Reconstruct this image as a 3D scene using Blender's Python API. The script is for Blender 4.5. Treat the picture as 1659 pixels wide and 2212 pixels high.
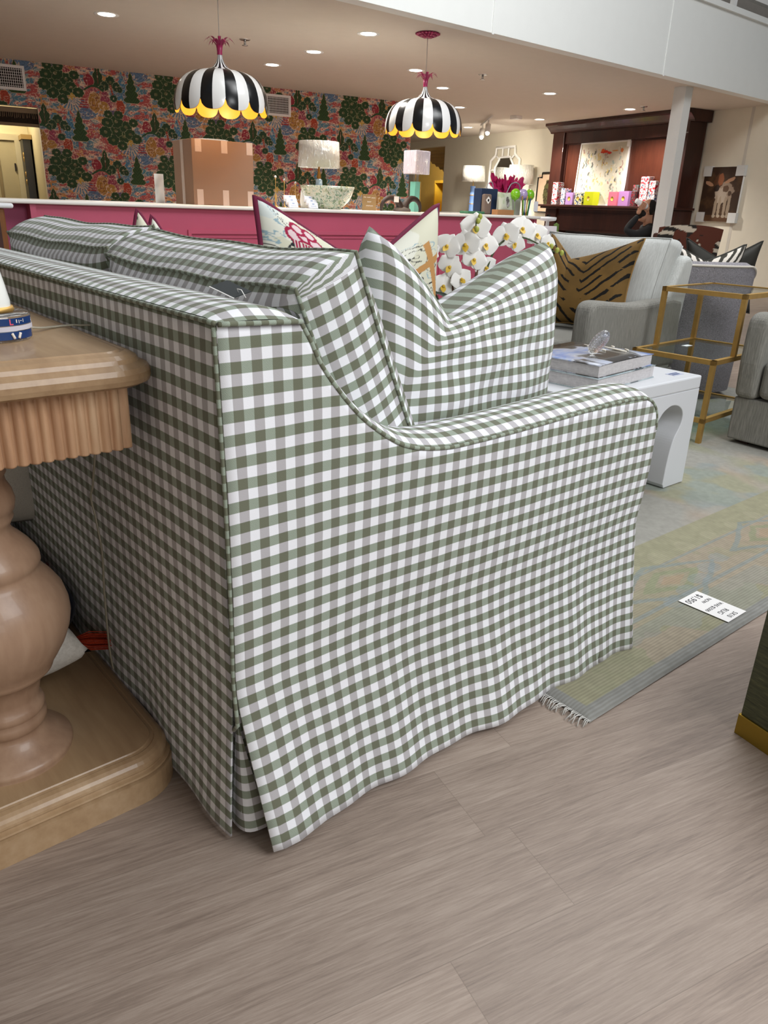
import bpy, bmesh, math, random
import numpy as np
from mathutils import Vector, Matrix, Euler
random.seed(7); RNG=np.random.RandomState(7)
for o in list(bpy.data.objects): bpy.data.objects.remove(o)
SC=bpy.context.scene; COL=SC.collection
PI=math.pi

# ---------------------------------------------------------------- camera
FPX=1640.0; PITCH=math.radians(21.9); ROLL=math.radians(-2.2); YAW=math.radians(40.6)
cam_d=bpy.data.cameras.new('camera'); cam=bpy.data.objects.new('camera',cam_d); COL.objects.link(cam)
cam_d.sensor_fit='VERTICAL'; cam_d.sensor_height=36.0; cam_d.lens=36.0*FPX/2212.0
cam_d.clip_start=0.02; cam_d.clip_end=200
def cam_axes():
    cp,sp=math.cos(PITCH),math.sin(PITCH); c,s=math.cos(ROLL),math.sin(ROLL)
    X=Vector((1,0,0)); F=Vector((0,cp,-sp)); D=Vector((0,-sp,-cp))
    X2=c*X+s*D; D2=-s*X+c*D
    R=Matrix.Rotation(-YAW,3,'Z')
    return R@X2,R@D2,R@F
_x,_d,_f=cam_axes()
cam.matrix_world=Matrix(((_x.x,-_d.x,-_f.x,-0.47),(_x.y,-_d.y,-_f.y,-0.889),(_x.z,-_d.z,-_f.z,1.009),(0,0,0,1)))
SC.camera=cam
# ---------------------------------------------------------------- colour management
SC.view_settings.view_transform='Standard'; SC.view_settings.look='None'
SC.view_settings.exposure=0.0; SC.view_settings.gamma=1.0; SC.view_settings.use_curve_mapping=False
# ---------------------------------------------------------------- world and big lights
W=bpy.data.worlds.new('world'); SC.world=W; W.use_nodes=True
W.node_tree.nodes['Background'].inputs[0].default_value=(0.93,0.96,1.0,1)
W.node_tree.nodes['Background'].inputs[1].default_value=0.20
def area(name,loc,target,size,size_y,power,color=(1,1,1)):
    l=bpy.data.lights.new(name,'AREA'); l.shape='RECTANGLE'; l.size=size; l.size_y=size_y; l.energy=power; l.color=color
    o=bpy.data.objects.new(name,l); COL.objects.link(o); o.location=loc
    o.rotation_euler=(Vector(target)-Vector(loc)).to_track_quat('-Z','Y').to_euler(); return o
area('key_fill',(1.3,-2.5,2.8),(0.6,0.1,0.4),2.2,1.8,122,(0.96,0.98,1.0))  # unseen key light added to brighten the sofa side
area('atrium_lamp',(3.6,1.4,5.0),(3.2,1.4,0.0),4.0,3.0,170,(0.98,0.99,1.0))
area('bulkhead_fill',(5.0,0.5,5.6),(6.0,4.7,3.0),4.0,1.5,150,(0.97,0.99,1.0))  # added fill, no fixture: lifts the bulkhead face
area('low_fill',(-0.8,-4.3,1.5),(-0.2,0.6,0.6),2.2,1.2,34,(1.0,0.96,0.91))  # low fill added behind the camera for the table's front faces

# ---------------------------------------------------------------- helpers
ANG=math.radians(28.5-40.6)
UX=Vector((math.cos(ANG),math.sin(ANG),0)); UY=Vector((-math.sin(ANG),math.cos(ANG),0))
def SF(x,y,z=0): return UX*x+UY*y+Vector((0,0,z))
def s2l(c):
    c=np.asarray(c,float); return np.where(c<=0.04045,c/12.92,((c+0.055)/1.055)**2.4)
def hexc(h):
    h=h.lstrip('#'); return tuple(int(h[i:i+2],16)/255 for i in (0,2,4))
def lin(c):
    if isinstance(c,str): c=hexc(c)
    return tuple(float(v) for v in s2l(c))+(1.0,)
class MB:
    def __init__(s): s.v=[];s.f=[];s.uv=[];s.mi=[];s.sm=[]
    def add(s,vs,fs,uvs=None,mi=0,sm=False):
        b=len(s.v); s.v+= [tuple(v) for v in vs]
        for f in fs:
            s.f.append([b+i for i in f]); s.uv.append([uvs[i] for i in f] if uvs is not None else None); s.mi.append(mi); s.sm.append(sm)
        return s
    def grid(s,fn,nu,nv,mi=0,sm=True,flip=False,closeu=False,uvfn=None):
        vs=[];uvs=[]
        for i in range(nu+1):
            for j in range(nv+1):
                r=fn(i/nu,j/nv); vs.append(r[0]); uvs.append(r[1] if r[1] is not None else (i/nu,j/nv))
        fs=[]
        for i in range(nu):
            for j in range(nv):
                a=i*(nv+1)+j;b=a+nv+1
                q=[a,b,b+1,a+1]
                fs.append(q[::-1] if flip else q)
        return s.add(vs,fs,uvs,mi,sm)
    def box(s,x0,y0,z0,x1,y1,z1,mi=0,M=None):
        vs=[(x,y,z) for x in (x0,x1) for y in (y0,y1) for z in (z0,z1)]
        F=[((0,1,3,2),'x'),((4,6,7,5),'x'),((0,4,5,1),'y'),((2,3,7,6),'y'),((0,2,6,4),'z'),((1,5,7,3),'z')]
        b=len(s.v)
        s.v+=[tuple(M@Vector(v)) if M else v for v in vs]
        for f,a in F:
            s.f.append([b+i for i in f]); s.mi.append(mi); s.sm.append(False)
            s.uv.append([((vs[i][1],vs[i][2]) if a=='x' else (vs[i][0],vs[i][2]) if a=='y' else (vs[i][0],vs[i][1])) for i in f])
        return s
    def tube(s,pts,r,n=8,mi=0,caps=True,closed=False,rs=None):
        pts=[Vector(p) for p in pts]; N=len(pts); up=None; rings=[]
        L=0
        for k,p in enumerate(pts):
            a=pts[(k-1)%N] if (k>0 or closed) else pts[0]; b=pts[(k+1)%N] if (k<N-1 or closed) else pts[-1]
            t=(b-a); t=t.normalized() if t.length>1e-9 else Vector((0,0,1))
            if up is None:
                up=Vector((0,0,1)) if abs(t.z)<0.9 else Vector((1,0,0))
            u=(up-t*up.dot(t)); u=u.normalized() if u.length>1e-6 else t.orthogonal().normalized()
            w=t.cross(u); up=u; rr=rs[k] if rs else r
            if k>0: L+=(p-pts[k-1]).length
            rings.append([(p+u*math.cos(2*PI*j/n)*rr+w*math.sin(2*PI*j/n)*rr,(L,rr*2*PI*j/n)) for j in range(n)])
        vs=[q[0] for R in rings for q in R]; uvs=[q[1] for R in rings for q in R]; fs=[]
        M_=N if closed else N-1
        for k in range(M_):
            for j in range(n):
                a=k*n+j;b=k*n+(j+1)%n;c=((k+1)%N)*n+(j+1)%n;d=((k+1)%N)*n+j
                fs.append((a,b,c,d))
        if caps and not closed: fs.append(tuple(range(n))[::-1]); fs.append(tuple((N-1)*n+j for j in range(n)))
        return s.add(vs,fs,uvs,mi,True)
    def lathe(s,prof,n=32,c=(0,0,0),mi=0,sm=True,a0=0,a1=2*PI,M=None,rmod=None):
        vs=[];uvs=[];full=abs(a1-a0-2*PI)<1e-6; m=n if full else n+1
        for (r,z) in prof:
            for j in range(m):
                a=a0+(a1-a0)*j/n; rr=r*(rmod(a,z) if rmod else 1)
                v=Vector((c[0]+rr*math.cos(a),c[1]+rr*math.sin(a),c[2]+z)); vs.append(M@v if M else v); uvs.append((a*max(r,0.01),z))
        fs=[]
        for k in range(len(prof)-1):
            for j in range(n):
                j2=(j+1)%m
                a=k*m+j;b=k*m+j2;cc=(k+1)*m+j2;d=(k+1)*m+j
                fs.append((a,b,cc,d))
        return s.add(vs,fs,uvs,mi,sm)
    def prism(s,poly,axis,a,b,mi=0,M=None):
        # poly in 2D extruded along axis between a and b
        n=len(poly)
        def P(p,t):
            v={'x':(t,p[0],p[1]),'y':(p[0],t,p[1]),'z':(p[0],p[1],t)}[axis]
            return tuple(M@Vector(v)) if M else v
        vs=[P(p,a) for p in poly]+[P(p,b) for p in poly]; uvs=[tuple(p) for p in poly]*2
        fs=[tuple(range(n))[::-1],tuple(range(n,2*n))]
        for i in range(n):
            j=(i+1)%n; fs.append((i,j,n+j,n+i))
        return s.add(vs,fs,uvs,mi,False)
    def sphere(s,c,r,n=12,m=8,mi=0,sc=(1,1,1),M=None):
        def fn(u,v):
            th=2*PI*u; ph=PI*v
            p=Vector((c[0]+r*sc[0]*math.sin(ph)*math.cos(th),c[1]+r*sc[1]*math.sin(ph)*math.sin(th),c[2]+r*sc[2]*math.cos(ph)))
            return (M@p if M else p,(u,v))
        return s.grid(fn,n,m,mi)
    def build(s,name,mats,parent=None,bevel=0,bseg=2,loc=None,rot=None,recalc=True,weld=True,subsurf=0):
        me=bpy.data.meshes.new(name); me.from_pydata([tuple(v) for v in s.v],[],s.f)
        uvl=me.uv_layers.new(name='uv'); k=0
        for fi,f in enumerate(s.f):
            for j in range(len(f)):
                if s.uv[fi] is not None: uvl.data[k].uv=s.uv[fi][j]
                k+=1
        if not isinstance(mats,(list,tuple)): mats=[mats]
        for m in mats: me.materials.append(m)
        for p,mi,sm in zip(me.polygons,s.mi,s.sm): p.material_index=mi; p.use_smooth=sm
        if recalc or weld:
            bm=bmesh.new(); bm.from_mesh(me)
            if weld: bmesh.ops.remove_doubles(bm,verts=bm.verts,dist=1e-5)
            if recalc: bmesh.ops.recalc_face_normals(bm,faces=bm.faces)
            bm.to_mesh(me); bm.free()
        o=bpy.data.objects.new(name,me); COL.objects.link(o)
        if parent is not None: o.parent=parent
        if loc is not None: o.location=loc
        if rot is not None: o.rotation_euler=rot
        if bevel:
            md=o.modifiers.new('bevel','BEVEL'); md.width=bevel; md.segments=bseg; md.limit_method='ANGLE'; md.angle_limit=math.radians(40)
            if hasattr(md,'harden_normals'): md.harden_normals=False
        if subsurf:
            md=o.modifiers.new('sub','SUBSURF'); md.levels=subsurf; md.render_levels=subsurf
        return o
def tag(o,label,cat,group=None):
    o['label']=label; o['category']=cat
    if group: o['group']=group
    return o
def thing(name,label,cat,loc=(0,0,0),rz=0,group=None):
    o=bpy.data.objects.new(name,None); COL.objects.link(o); o.location=loc; o.rotation_euler=(0,0,rz); o.empty_display_size=0.1
    return tag(o,label,cat,group)
def struct(o): o['kind']='structure'; return o
def dup(root,loc=None,rz=None,label=None):
    r=root.copy(); COL.objects.link(r)
    if loc is not None: r.location=loc
    if rz is not None: r.rotation_euler=(0,0,rz)
    if label: r['label']=label
    for ch in list(root.children):
        c=ch.copy(); COL.objects.link(c); c.parent=r
        for g in list(ch.children):
            d=g.copy(); COL.objects.link(d); d.parent=c
    return r
def rect(x0,y0,x1,y1,r,n=6):
    pts=[]
    for cx,cy,a in ((x1-r,y1-r,0),(x0+r,y1-r,PI/2),(x0+r,y0+r,PI),(x1-r,y0+r,1.5*PI)):
        for k in range(n+1):
            t=a+PI/2*k/n; pts.append((cx+r*math.cos(t),cy+r*math.sin(t)))
    return pts
def slab(mb,x0,y0,x1,y1,r,prof,n=8,mi=0):
    # stacked rounded rectangles: prof = [(inset,z)...]
    rings=[]
    for ins,z in prof:
        rr=max(r-ins,0.002); rings.append([(p[0],p[1],z) for p in rect(x0+ins,y0+ins,x1-ins,y1-ins,rr,n)])
    m=len(rings[0]); vs=[p for R in rings for p in R]; fs=[]
    for k in range(len(rings)-1):
        for j in range(m):
            fs.append((k*m+j,k*m+(j+1)%m,(k+1)*m+(j+1)%m,(k+1)*m+j))
    fs.append(tuple(range(m))[::-1]); fs.append(tuple((len(rings)-1)*m+j for j in range(m)))
    mb.add(vs,fs,[(v[0],v[1]) for v in vs],mi,False); return mb

# ---------------------------------------------------------------- materials
class NT:
    def __init__(s,name):
        s.m=bpy.data.materials.new(name); s.m.use_nodes=True; s.t=s.m.node_tree; s.b=s.t.nodes['Principled BSDF']
    def n(s,typ,**kw):
        nd=s.t.nodes.new(typ)
        for k,v in kw.items(): setattr(nd,k,v)
        return nd
    def l(s,a,b): s.t.links.new(a,b)
    def math(s,op,a,b=None,c=None):
        nd=s.n('ShaderNodeMath',operation=op)
        for i,x in enumerate((a,b,c)):
            if x is None: continue
            if hasattr(x,'links'): s.l(x,nd.inputs[i])
            else: nd.inputs[i].default_value=x
        return nd.outputs[0]
    def mix(s,f,a,b,typ='MIX'):
        nd=s.n('ShaderNodeMix',data_type='RGBA',blend_type=typ)
        for i,x in ((0,f),(6,a),(7,b)):
            if hasattr(x,'links'): s.l(x,nd.inputs[i])
            else: nd.inputs[i].default_value=x
        return nd.outputs[2]
    def coord(s,kind='Object',scale=(1,1,1),rot=(0,0,0),loc=(0,0,0)):
        tc=s.n('ShaderNodeTexCoord'); mp=s.n('ShaderNodeMapping'); mp.inputs['Scale'].default_value=scale; mp.inputs['Rotation'].default_value=rot; mp.inputs['Location'].default_value=loc
        s.l(tc.outputs[kind],mp.inputs[0]); return mp.outputs[0]
    def noise(s,vec,scale,detail=3,rough=0.5,dist=0):
        nd=s.n('ShaderNodeTexNoise'); nd.inputs['Scale'].default_value=scale; nd.inputs['Detail'].default_value=detail; nd.inputs['Roughness'].default_value=rough; nd.inputs['Distortion'].default_value=dist
        s.l(vec,nd.inputs['Vector']); return nd
    def ramp(s,f,stops,interp='LINEAR'):
        nd=s.n('ShaderNodeValToRGB'); s.l(f,nd.inputs[0]); cr=nd.color_ramp; cr.interpolation=interp
        while len(cr.elements)<len(stops): cr.elements.new(0.5)
        for e,(p,c) in zip(cr.elements,stops): e.position=p; e.color=c if len(c)==4 else tuple(c)+(1,)
        return nd.outputs[0]
    def bump(s,h,strength=0.3,dist=0.01):
        nd=s.n('ShaderNodeBump'); nd.inputs['Strength'].default_value=strength; nd.inputs['Distance'].default_value=dist
        s.l(h,nd.inputs['Height']); s.l(nd.outputs[0],s.b.inputs['Normal']); return nd
    def base(s,c):
        if hasattr(c,'links'): s.l(c,s.b.inputs['Base Color'])
        else: s.b.inputs['Base Color'].default_value=c
    def set(s,**kw):
        for k,v in kw.items():
            k={'rough':'Roughness','metal':'Metallic','coat':'Coat Weight','coatr':'Coat Roughness','spec':'Specular IOR Level','trans':'Transmission Weight','ior':'IOR','alpha':'Alpha','sheen':'Sheen Weight','emit':'Emission Strength','sss':'Subsurface Weight'}[k]
            s.b.inputs[k].default_value=v
        return s
def plain(name,col,rough=0.6,metal=0,spec=0.5,var=0.06,nscale=8,bump=0,bscale=60,coat=0,**kw):
    m=NT(name); c=lin(col); v=m.coord('Object')
    nz=m.noise(v,nscale,3)
    c2=tuple(min(1,x*(1-var*2)) for x in c[:3])+(1,)
    m.base(m.mix(nz.outputs[0],c,c2)); m.set(rough=rough,metal=metal,spec=spec,coat=coat,**kw)
    if bump: m.bump(m.noise(v,bscale,4).outputs[0],bump,0.004)
    return m.m
def emissive(name,col,strength):
    m=NT(name); m.base(lin(col)); m.b.inputs['Emission Color'].default_value=lin(col); m.set(emit=strength); return m.m
def glassm(name,col=(1,1,1),rough=0.0,ior=1.45):
    m=NT(name); m.base(lin(col)); m.set(trans=1.0,rough=rough,ior=ior); return m.m
def painted(name,rough=0.6,spec=0.4,bump=0,bscale=300,attr='paint',coat=0):
    m=NT(name); a=m.n('ShaderNodeAttribute'); a.attribute_name=attr; m.l(a.outputs['Color'],m.b.inputs['Base Color']); m.set(rough=rough,spec=spec,coat=coat)
    if bump: m.bump(m.noise(m.coord('Object'),bscale,2).outputs[0],bump,0.002)
    return m.m
PUV=0.0322
def gingham(name,pu=PUV,pv=PUV,ou=0.0,ov=0.0):
    m=NT(name); tc=m.n('ShaderNodeTexCoord'); sp=m.n('ShaderNodeSeparateXYZ'); m.l(tc.outputs['UV'],sp.inputs[0])
    # slight wobble of the weave
    nz=m.noise(tc.outputs['UV'],9,2); w=m.math('MULTIPLY',m.math('SUBTRACT',nz.outputs[0],0.5),0.0035)
    u=m.math('ADD',sp.outputs[0],w); v=m.math('ADD',sp.outputs[1],w)
    def stripe(x,p,o):
        f=m.math('FRACT',m.math('ADD',m.math('DIVIDE',x,p),o+100.0))
        a=m.math('SUBTRACT',m.math('ABSOLUTE',m.math('SUBTRACT',f,0.5)),0.25)     # >0 : outer half
        nd=m.n('ShaderNodeMapRange'); m.l(a,nd.inputs[0]); nd.inputs[1].default_value=-0.012; nd.inputs[2].default_value=0.012; return nd.outputs[0]
    su=stripe(u,pu,ou); sv=stripe(v,pv,ov)
    white=lin('#e6e7ec'); grey=lin('#afacaf'); dark=lin('#686b59'); lg=lin('#818c7b')
    wv=m.n('ShaderNodeTexWave',wave_type='BANDS',bands_direction='DIAGONAL'); wv.inputs['Scale'].default_value=260; wv.inputs['Distortion'].default_value=3; wv.inputs['Detail'].default_value=1
    m.l(tc.outputs['UV'],wv.inputs[0])
    fine=m.noise(tc.outputs['UV'],900,2)
    lg2=m.mix(m.math('MULTIPLY',wv.outputs['Fac'],0.38),lg,lin('#bcc5bb'))
    dk2=m.mix(m.math('MULTIPLY',fine.outputs[0],0.25),dark,lin('#50543f'))
    row_w=m.mix(su,white,grey); row_g=m.mix(su,lg2,dk2)
    c=m.mix(sv,row_w,row_g); c=m.mix(m.math('MULTIPLY',fine.outputs[0],0.10),c,lin('#8f8f8c'))
    m.base(c); m.set(rough=0.92,spec=0.15,sheen=0.15)
    m.bump(m.noise(tc.outputs['UV'],700,2).outputs[0],0.12,0.002)
    return m.m
G=gingham('gingham_fabric',ou=0.25+0.0,ov=0.0)
def fabric(name,c1,c2,stretch=(1,1,12),scale=40,rough=0.9,bump=0.2):
    m=NT(name); v=m.coord('Object',scale=stretch); n1=m.noise(v,scale,3,0.6); n2=m.noise(m.coord('Object'),scale*5,2)
    f=m.math('ADD',m.math('MULTIPLY',n1.outputs[0],0.7),m.math('MULTIPLY',n2.outputs[0],0.3))
    m.base(m.ramp(f,[(0.35,lin(c1)),(0.65,lin(c2))])); m.set(rough=rough,spec=0.15,sheen=0.1); m.bump(f,bump,0.003); return m.m
def boucle(name,c1,c2,scale=130):
    m=NT(name); v=m.coord('Object'); vo=m.n('ShaderNodeTexVoronoi'); vo.inputs['Scale'].default_value=scale; m.l(m.mix(0.35,v,m.noise(v,scale*0.4,2).outputs[1]),vo.inputs[0])
    m.base(m.ramp(vo.outputs['Distance'],[(0.0,lin(c2)),(0.7,lin(c1))])); m.set(rough=0.95,spec=0.1); m.bump(vo.outputs['Distance'],-1.0,0.02); return m.m
def woodm(name,c1,c2,c3,axis='y',scale=6,rough=0.42,coat=0.1):
    m=NT(name); st={'x':(0.12,1,1),'y':(1,0.12,1),'z':(1,1,0.12)}[axis]
    v=m.coord('Object',scale=st); n1=m.noise(v,scale,4,0.6,0.8); n2=m.noise(v,scale*12,3,0.6); n3=m.noise(m.coord('Object'),2.2,2)
    f=m.math('ADD',m.math('MULTIPLY',n1.outputs[0],0.65),m.math('MULTIPLY',n2.outputs[0],0.35))
    c=m.ramp(f,[(0.3,lin(c1)),(0.52,lin(c2)),(0.72,lin(c3))]); c=m.mix(m.math('MULTIPLY',n3.outputs[0],0.3),c,lin(c1))
    m.base(c); m.set(rough=rough,spec=0.4,coat=coat); m.bump(n2.outputs[0],0.06,0.002); return m.m
OAK=woodm('limed_oak','#8a6d50','#a68a69','#b99f80','y',5,0.38,0.12)
OAKV=woodm('limed_oak_turned','#886a55','#a0826a','#b0957d','z',5,0.4,0.1)
APR=woodm('limed_oak_reeded','#946c4f','#b8916f','#cfb08e','z',9,0.6,0.0)
WALNUT=woodm('mahogany','#29140f','#3e1f17','#4f2a1e','z',4,0.4,0.15)
WHITEP=plain('white_paint','#f2f1ee',0.5,var=0.02)
WHITEL=plain('white_lacquer','#eceef1',0.35,var=0.015)
GOLD=plain('brushed_gold','#d6ad66',0.5,metal=0.85,var=0.12,nscale=30)
BRASS=plain('brass_band','#ad8f3a',0.42,metal=0.85,var=0.1)
PINK=plain('raspberry_paint','#c25a74',0.38,var=0.08,nscale=3,bump=0.15,bscale=25)
BLACK=plain('black_enamel','#0e0f12',0.25,var=0.02)
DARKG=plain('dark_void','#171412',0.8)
CHROME=plain('satin_steel','#c9c9c9',0.25,metal=1.0,var=0.03)
LAMPW=emissive('downlight_lens','#fff6e6',14.0)

# ---------------------------------------------------------------- floor
def floor_mat():
    m=NT('vinyl_plank'); 
    v=m.coord('Object',rot=(0,0,math.radians(13.2)))
    sp=m.n('ShaderNodeSeparateXYZ'); m.l(v,sp.inputs[0])
    PW,PL=0.178,1.22
    row=m.math('FLOOR',m.math('DIVIDE',m.math('ADD',sp.outputs[1],50.0),PW))
    off=m.math('MULTIPLY',m.math('FRACT',m.math('MULTIPLY',m.math('SINE',m.math('MULTIPLY',row,12.9898)),43758.5)),PL)
    xx=m.math('DIVIDE',m.math('ADD',m.math('ADD',sp.outputs[0],50.0),off),PL)
    colm=m.math('FLOOR',xx)
    fy=m.math('FRACT',m.math('DIVIDE',m.math('ADD',sp.outputs[1],50.0),PW)); fx=m.math('FRACT',xx)
    ey=m.math('MULTIPLY',m.math('MINIMUM',fy,m.math('SUBTRACT',1.0,fy)),PW); ex=m.math('MULTIPLY',m.math('MINIMUM',fx,m.math('SUBTRACT',1.0,fx)),PL)
    edge=m.math('LESS_THAN',m.math('MINIMUM',ex,ey),0.0007)
    cid=m.n('ShaderNodeCombineXYZ'); m.l(m.math('MULTIPLY',colm,7.31),cid.inputs[0]); m.l(m.math('MULTIPLY',row,3.77),cid.inputs[1])
    wn=m.n('ShaderNodeTexWhiteNoise'); m.l(cid.outputs[0],wn.inputs[0])
    add=m.n('ShaderNodeVectorMath',operation='ADD'); m.l(v,add.inputs[0]); 
    sc=m.n('ShaderNodeVectorMath',operation='SCALE'); m.l(wn.outputs['Color'],sc.inputs[0]); sc.inputs['Scale'].default_value=20; m.l(sc.outputs[0],add.inputs[1])
    st=m.n('ShaderNodeMapping'); st.inputs['Scale'].default_value=(0.05,1,1); m.l(add.outputs[0],st.inputs[0])
    fine=m.noise(st.outputs[0],260,5,0.7,0.35); mid=m.noise(st.outputs[0],30,4,0.55,1.2); big=m.noise(add.outputs[0],2.2,2,0.5,0.6)
    f=m.math('ADD',m.math('ADD',m.math('MULTIPLY',fine.outputs[0],0.50),m.math('MULTIPLY',mid.outputs[0],0.24)),m.math('MULTIPLY',big.outputs[0],0.26))
    c=m.ramp(f,[(0.36,lin('#75655a')),(0.5,lin('#8f7e71')),(0.64,lin('#a29285'))])
    tint=m.math('ADD',0.93,m.math('MULTIPLY',wn.outputs['Value'],0.12)); 
    hs=m.n('ShaderNodeHueSaturation'); m.l(c,hs.inputs['Color']); m.l(tint,hs.inputs['Value']); hs.inputs['Saturation'].default_value=0.95
    # cathedral figure
    c2=m.mix(m.math('MULTIPLY',edge,0.4),hs.outputs[0],lin('#63564b'))
    m.base(c2); m.set(rough=0.40,spec=0.45)
    m.l(m.math('ADD',0.36,m.math('MULTIPLY',fine.outputs[0],0.22)),m.b.inputs['Roughness'])
    m.bump(m.math('SUBTRACT',fine.outputs[0],m.math('MULTIPLY',edge,0.8)),0.16,0.0025); return m.m
struct(MB().box(-9,-7,-0.1,18,22,0).build('floor',floor_mat()))

# ---------------------------------------------------------------- room shell
CEILM=plain('ceiling_paint','#d5cabd',0.8,var=0.03,bump=0.05)
BULKM=plain('bulkhead_paint','#edefec',0.7,var=0.02,bump=0.05)
CREAM=plain('cream_wall_paint','#e2dbc9',0.75,var=0.03)
# ceiling of the lower part of the shop and bulkhead of the gallery above it
struct(MB().box(-6,4.80,2.5,18,22,2.62).build('ceiling',CEILM))
wf=struct(MB().box(-6,4.66,2.5,18,4.80,3.36).box(-6,4.625,3.30,18,4.90,3.36).build('wall_bulkhead',BULKM))
for i,xs in enumerate((5.36,8.19)):
    struct(MB().box(xs-0.012,4.652,2.49,xs+0.012,4.66,3.30).build('trim_%d'%(i+1),BULKM))
t=struct(MB().box(9.04,4.86,0,9.20,5.02,2.5).build('pillar',plain('post_paint','#dddcd8',0.6,var=0.02)))
# gallery railing
t=thing('gallery_railing','white balcony railing with square balusters above the bulkhead at the top right','railing',(0,4.78,3.36))
MB().box(6,-0.04,0.18,15,0.04,0.24).build('bottom_rail',WHITEP,t)
MB().box(6,-0.045,1.0,15,0.045,1.06).build('top_rail',WHITEP,t)
bal=MB().box(-0.018,-0.018,0.24,0.018,0.018,1.0).build('baluster',WHITEP,t,loc=(9.0,0,0))
for k in range(1,24):
    b=bal.copy(); COL.objects.link(b); b.parent=t; b.location=(9.0+k*0.115,0,0)
for k in range(3): MB().box(-0.03,-0.03,0,0.03,0.03,0.18).build('rail_foot',WHITEP,t,loc=(8.3+k*1.35,0,0))
struct(MB().box(4,6.4,3.36,18,6.5,6.5).build('wall_gallery',plain('gallery_wall','#bdb5ab',0.8)))
struct(MB().box(4,4.80,3.30,18,6.5,3.355).build('floor_gallery',plain('gallery_floor','#8b8378',0.8)))

# painted grid helper ---------------------------------------------------------
def paint_grid(name,fn,cfn,nu,nv,mat,parent=None,hole=None,thick=None,tagv=None,sm=True):
    """fn(U,V)->x,y,z arrays; cfn(U,V)->(...,3) sRGB"""
    U,V=np.meshgrid(np.linspace(0,1,nu+1),np.linspace(0,1,nv+1),indexing='ij')
    X,Y,Z=fn(U,V); P=np.stack([X,Y,Z],-1).reshape(-1,3)
    idx=np.arange((nu+1)*(nv+1)).reshape(nu+1,nv+1)
    F=np.stack([idx[:-1,:-1],idx[1:,:-1],idx[1:,1:],idx[:-1,1:]],-1)
    if hole is not None:
        uc=(U[:-1,:-1]+U[1:,1:])/2; vc=(V[:-1,:-1]+V[1:,1:])/2; F=F[~hole(uc,vc)]
    else: F=F.reshape(-1,4)
    me=bpy.data.meshes.new(name); me.vertices.add(len(P)); me.vertices.foreach_set('co',P.astype('f').ravel())
    me.loops.add(F.size); me.loops.foreach_set('vertex_index',F.ravel().astype('i')); me.polygons.add(len(F))
    me.polygons.foreach_set('loop_start',(np.arange(len(F))*4).astype('i')); 
    try: me.polygons.foreach_set('loop_total',np.full(len(F),4,'i'))
    except Exception: pass
    me.update(calc_edges=True)
    C=s2l(np.clip(cfn(U,V),0,1)).reshape(-1,3); C=np.concatenate([C,np.ones((len(C),1))],1)
    ca=me.color_attributes.new('paint','FLOAT_COLOR','POINT'); ca.data.foreach_set('color',C.astype('f').ravel())
    uvl=me.uv_layers.new(name='uv'); uvs=np.stack([U,V],-1).reshape(-1,2)[F.ravel()]; uvl.data.foreach_set('uv',uvs.astype('f').ravel())
    if sm: me.polygons.foreach_set('use_smooth',np.ones(len(F),bool))
    me.materials.append(mat); me.validate()
    o=bpy.data.objects.new(name,me); COL.objects.link(o)
    if parent is not None: o.parent=parent
    return o
def vnoise(x,y,seed=0):
    xi=np.floor(x).astype(int); yi=np.floor(y).astype(int); fx=x-xi; fy=y-yi; fx=fx*fx*(3-2*fx); fy=fy*fy*(3-2*fy)
    def h(a,b):
        n=np.sin(a*127.1+b*311.7+seed*74.7)*43758.5453; return n-np.floor(n)
    return (h(xi,yi)*(1-fx)+h(xi+1,yi)*fx)*(1-fy)+(h(xi,yi+1)*(1-fx)+h(xi+1,yi+1)*fx)*fy
def fbm(x,y,seed=0,o=4):
    s=0;a=0.5
    for i in range(o): s=s+a*vnoise(x*2**i,y*2**i,seed+i); a*=0.5
    return s/(1-0.5**o)
def C3(h): return np.array(hexc(h))
def lay(img,mask,col):
    m=np.clip(mask,0,1)[...,None]; return img*(1-m)+np.asarray(col)*m

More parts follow.
